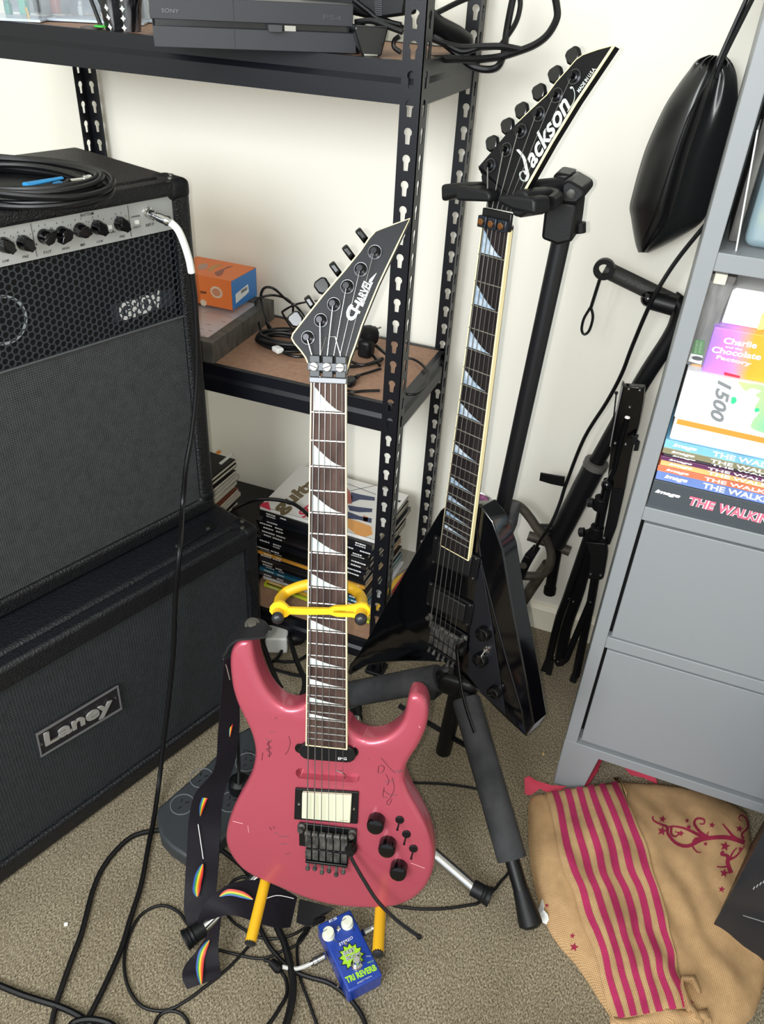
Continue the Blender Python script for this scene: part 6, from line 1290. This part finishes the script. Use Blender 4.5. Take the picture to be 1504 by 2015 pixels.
# effects pedal
zpd = .040; q = [FL.px(*p,zpd) for p in ((688.6,1952.3),(754.4,1916.4),(688.6,1789.6),(622.7,1819.5))]
ox = ((q[1]-q[0]).normalized()+(q[2]-q[3]).normalized()).normalized(); PW = ((q[1]-q[0]).length+(q[2]-q[3]).length)/2; PL = ((q[3]-q[0]).length+(q[2]-q[1]).length)/2
oy = V((-ox.y,ox.x,0)); pc0 = sum(q,V())/4; PD = Fr(pc0-ox*PW/2-oy*PL/2, ox, oy)
pd = thing('effects_pedal', V((pc0.x,pc0.y,0)), 'blue reverb effects pedal with two white knobs and lime lettering on the carpet', 'pedal')
M_blu = mat('blue_enamel', (22,58,150), .32, coat=.4)
MB().fb(PD,0,PW,0,PL,-zpd+.003,0).build('enclosure', M_blu, pd, bev=.0035, seg=3)
c19 = lambda p: K(600,1780,8.356,p); PT = lambda p, w_=0.: PD.px(*c19([p])[0], w_); PU = lambda p, w_=0.: PD.uv(*c19([p])[0], w_)
for p in ((390,445),(700,265)):
    u, v = PU(p,.012); MB().lathe(PD.at(u,v), (0,0,1), [(.0105,0),(.0105,.003),(.0095,.004),(.0092,.0125),(.0085,.0135)], 22).build('knob', mat('cream_white_knob',(228,230,212),.4), pd)
    MB().tube([PD.at(u-.0085,v+.003,.0137), PD.at(u-.001,v+.004,.0137)], .0005, 4).build('pointer', M_dk, pd.children[-1])
M_lime = mat('lime_print', (160,210,50), .5)
u, v = PU((770,850)); burst(PD, u, v, .0225, .0235, 12, M_dk, pd, 0, k_=.72); burst(PD, u, v, .020, .0205, 12, M_lime, pd, .0005, k_=.72)
def pt(tx, a, b, c_, mt, off=0, w_=0., **k): lpx(tx, PD, *c19([a,b,c_]), mt, pd, w=w_, off=off, **k)
pt('BABY', (640,850), (835,770), (625,775), M_dk, .09, .0011); pt('BABY', (640,850), (835,770), (625,775), mat('silver_print',(196,198,200),.5), .02, .0016)
pt('BOOM!', (690,930), (930,840), (665,860), M_dk, .09, .0011); pt('BOOM!', (690,930), (930,840), (665,860), mat('silver_print',(196,198,200),.5), .02, .0016)
pt('TRI REVERB', (700,1300), (1195,1075), (655,1200), M_lime, .045)
pt('STEREO', (575,685), (795,560), (560,640), M_wht, .0)
pt('ES', (405,300), (535,235), (395,260), M_wht, 0); pt('TONE', (410,615), (500,580), (402,592), mat('silver_print',(196,198,200),.5)); pt('MODE', (690,420), (800,395), (685,395), mat('silver_print',(196,198,200),.5))
pt('MIX LV', (1040,975), (1140,930), (1030,950), M_lime, 0); pt('EFFECT PEDAL', (870,1310), (1110,1180), (862,1285), mat('silver_print',(196,198,200),.5)); pt('TRUE', (1005,865), (1085,855), (1003,845), mat('silver_print',(196,198,200),.5))
for a0_, c_ in ((2.6,(560,480)),(-.4,(680,420))):
    u, v = PU(c_); MB().tube([PD.at(u+.012*math.cos(a0_+i*.25),v+.009*math.sin(a0_+i*.25)-.004,.0004) for i in range(9)], .0006, 4).build('printed_arc', M_dk, pd)
u, v = PU((850,990)); MB().lathe(PD.at(u,v), (0,0,1), [(.0095,0),(.0095,.0015),(.0075,.002),(.0075,.004),(.006,.0045),(.006,.010),(.0058,.0175),(.005,.0185)], 20).build('foot_switch', M_chr, pd)
u, v = PU((555,395),.004); MB().lathe(PD.at(u,v), (0,0,1), [(.0035,0),(.0035,.003),(.0015,.004),(.0015,.008),(.002,.009)], 12).build('toggle_switch', M_chr, pd)
u, v = PU((675,640)); MB().lathe(PD.at(u,v), (0,0,1), [(.0025,0),(.0022,.002),(.001,.0028)], 10).build('indicator_lamp', mat('dull_lamp',(120,110,100),.3), pd)
mdz = -.016
m = MB()
for p in ((455,990),(545,1345)): m.ball(PD.px(*c19([p])[0],-.012), .002, 8)
m.build('side_jack_nut', M_sil, pd)
def patch(name, lab, P, tail):
    t = thing(name, V((P[0].x,P[0].y,0)), lab, 'plug'); d = (P[1]-P[0]).normalized(); L_ = (P[1]-P[0]).length
    MB().lathe(P[0], d, [(.0045,0),(.0062,.002),(.0062,L_*.5),(.0056,L_*.52),(.0066,L_*.56),(.0066,L_*.8),(.005,L_*.85),(.004,L_)], 14).build('barrel', M_chr, t)
    MB().tube(cr([P[1]-d*.002]+tail,5), .0034, 8).build('sleeve', mat('clear_grey_sleeve',(190,190,186),.3), t)
a = FL.px(*c19([(345,835)])[0],.022); b = FL.px(*c15([(850,812)])[0],.016); patch('patch_plug', 'chrome jack plug on the left side of the blue pedal', (a,b), [FL.px(*c15([p])[0],.012) for p in ((800,832),(755,838),(700,826))])
a = FL.px(*c19([(950,470)])[0],.022); b = FL.px(*c19([(1200,340)])[0],.016); patch('patch_plug', 'chrome jack plug on the right side of the blue pedal behind the yellow peg', (a,b), [FL.px(754,1812,.012), FL.px(757,1800,.008), FL.px(752,1788,.006)])
F = PD; m = MB(); m.hexa([FL.px(*p,.012) for p in ((620,1822),(640,1812),(642,1802),(606,1808),(604,1820),(612,1826))],[FL.px(*p,.030) for p in ((620,1822),(640,1812),(642,1802),(606,1808),(604,1820),(612,1826))])
tag(m.build('power_plug', M_blk, bev=.003), 'black angled power plug at the far end of the blue pedal', 'plug')
# small scraps
tag(MB().box(FL.px(130,1819,.002),(.006,.005,.003), Matrix.Rotation(.5,3,'Z')).build('lint', M_white), 'tiny white scrap of lint on the carpet below the speaker cabinet', 'lint')
tag(MB().box(FL.px(1069.5,1484,.002),(.004,.004,.003)).build('crumb', mat('crumb_yellow',(214,180,110),.8)), 'tiny yellow crumb on the carpet left of the grey cabinet leg', 'crumb')
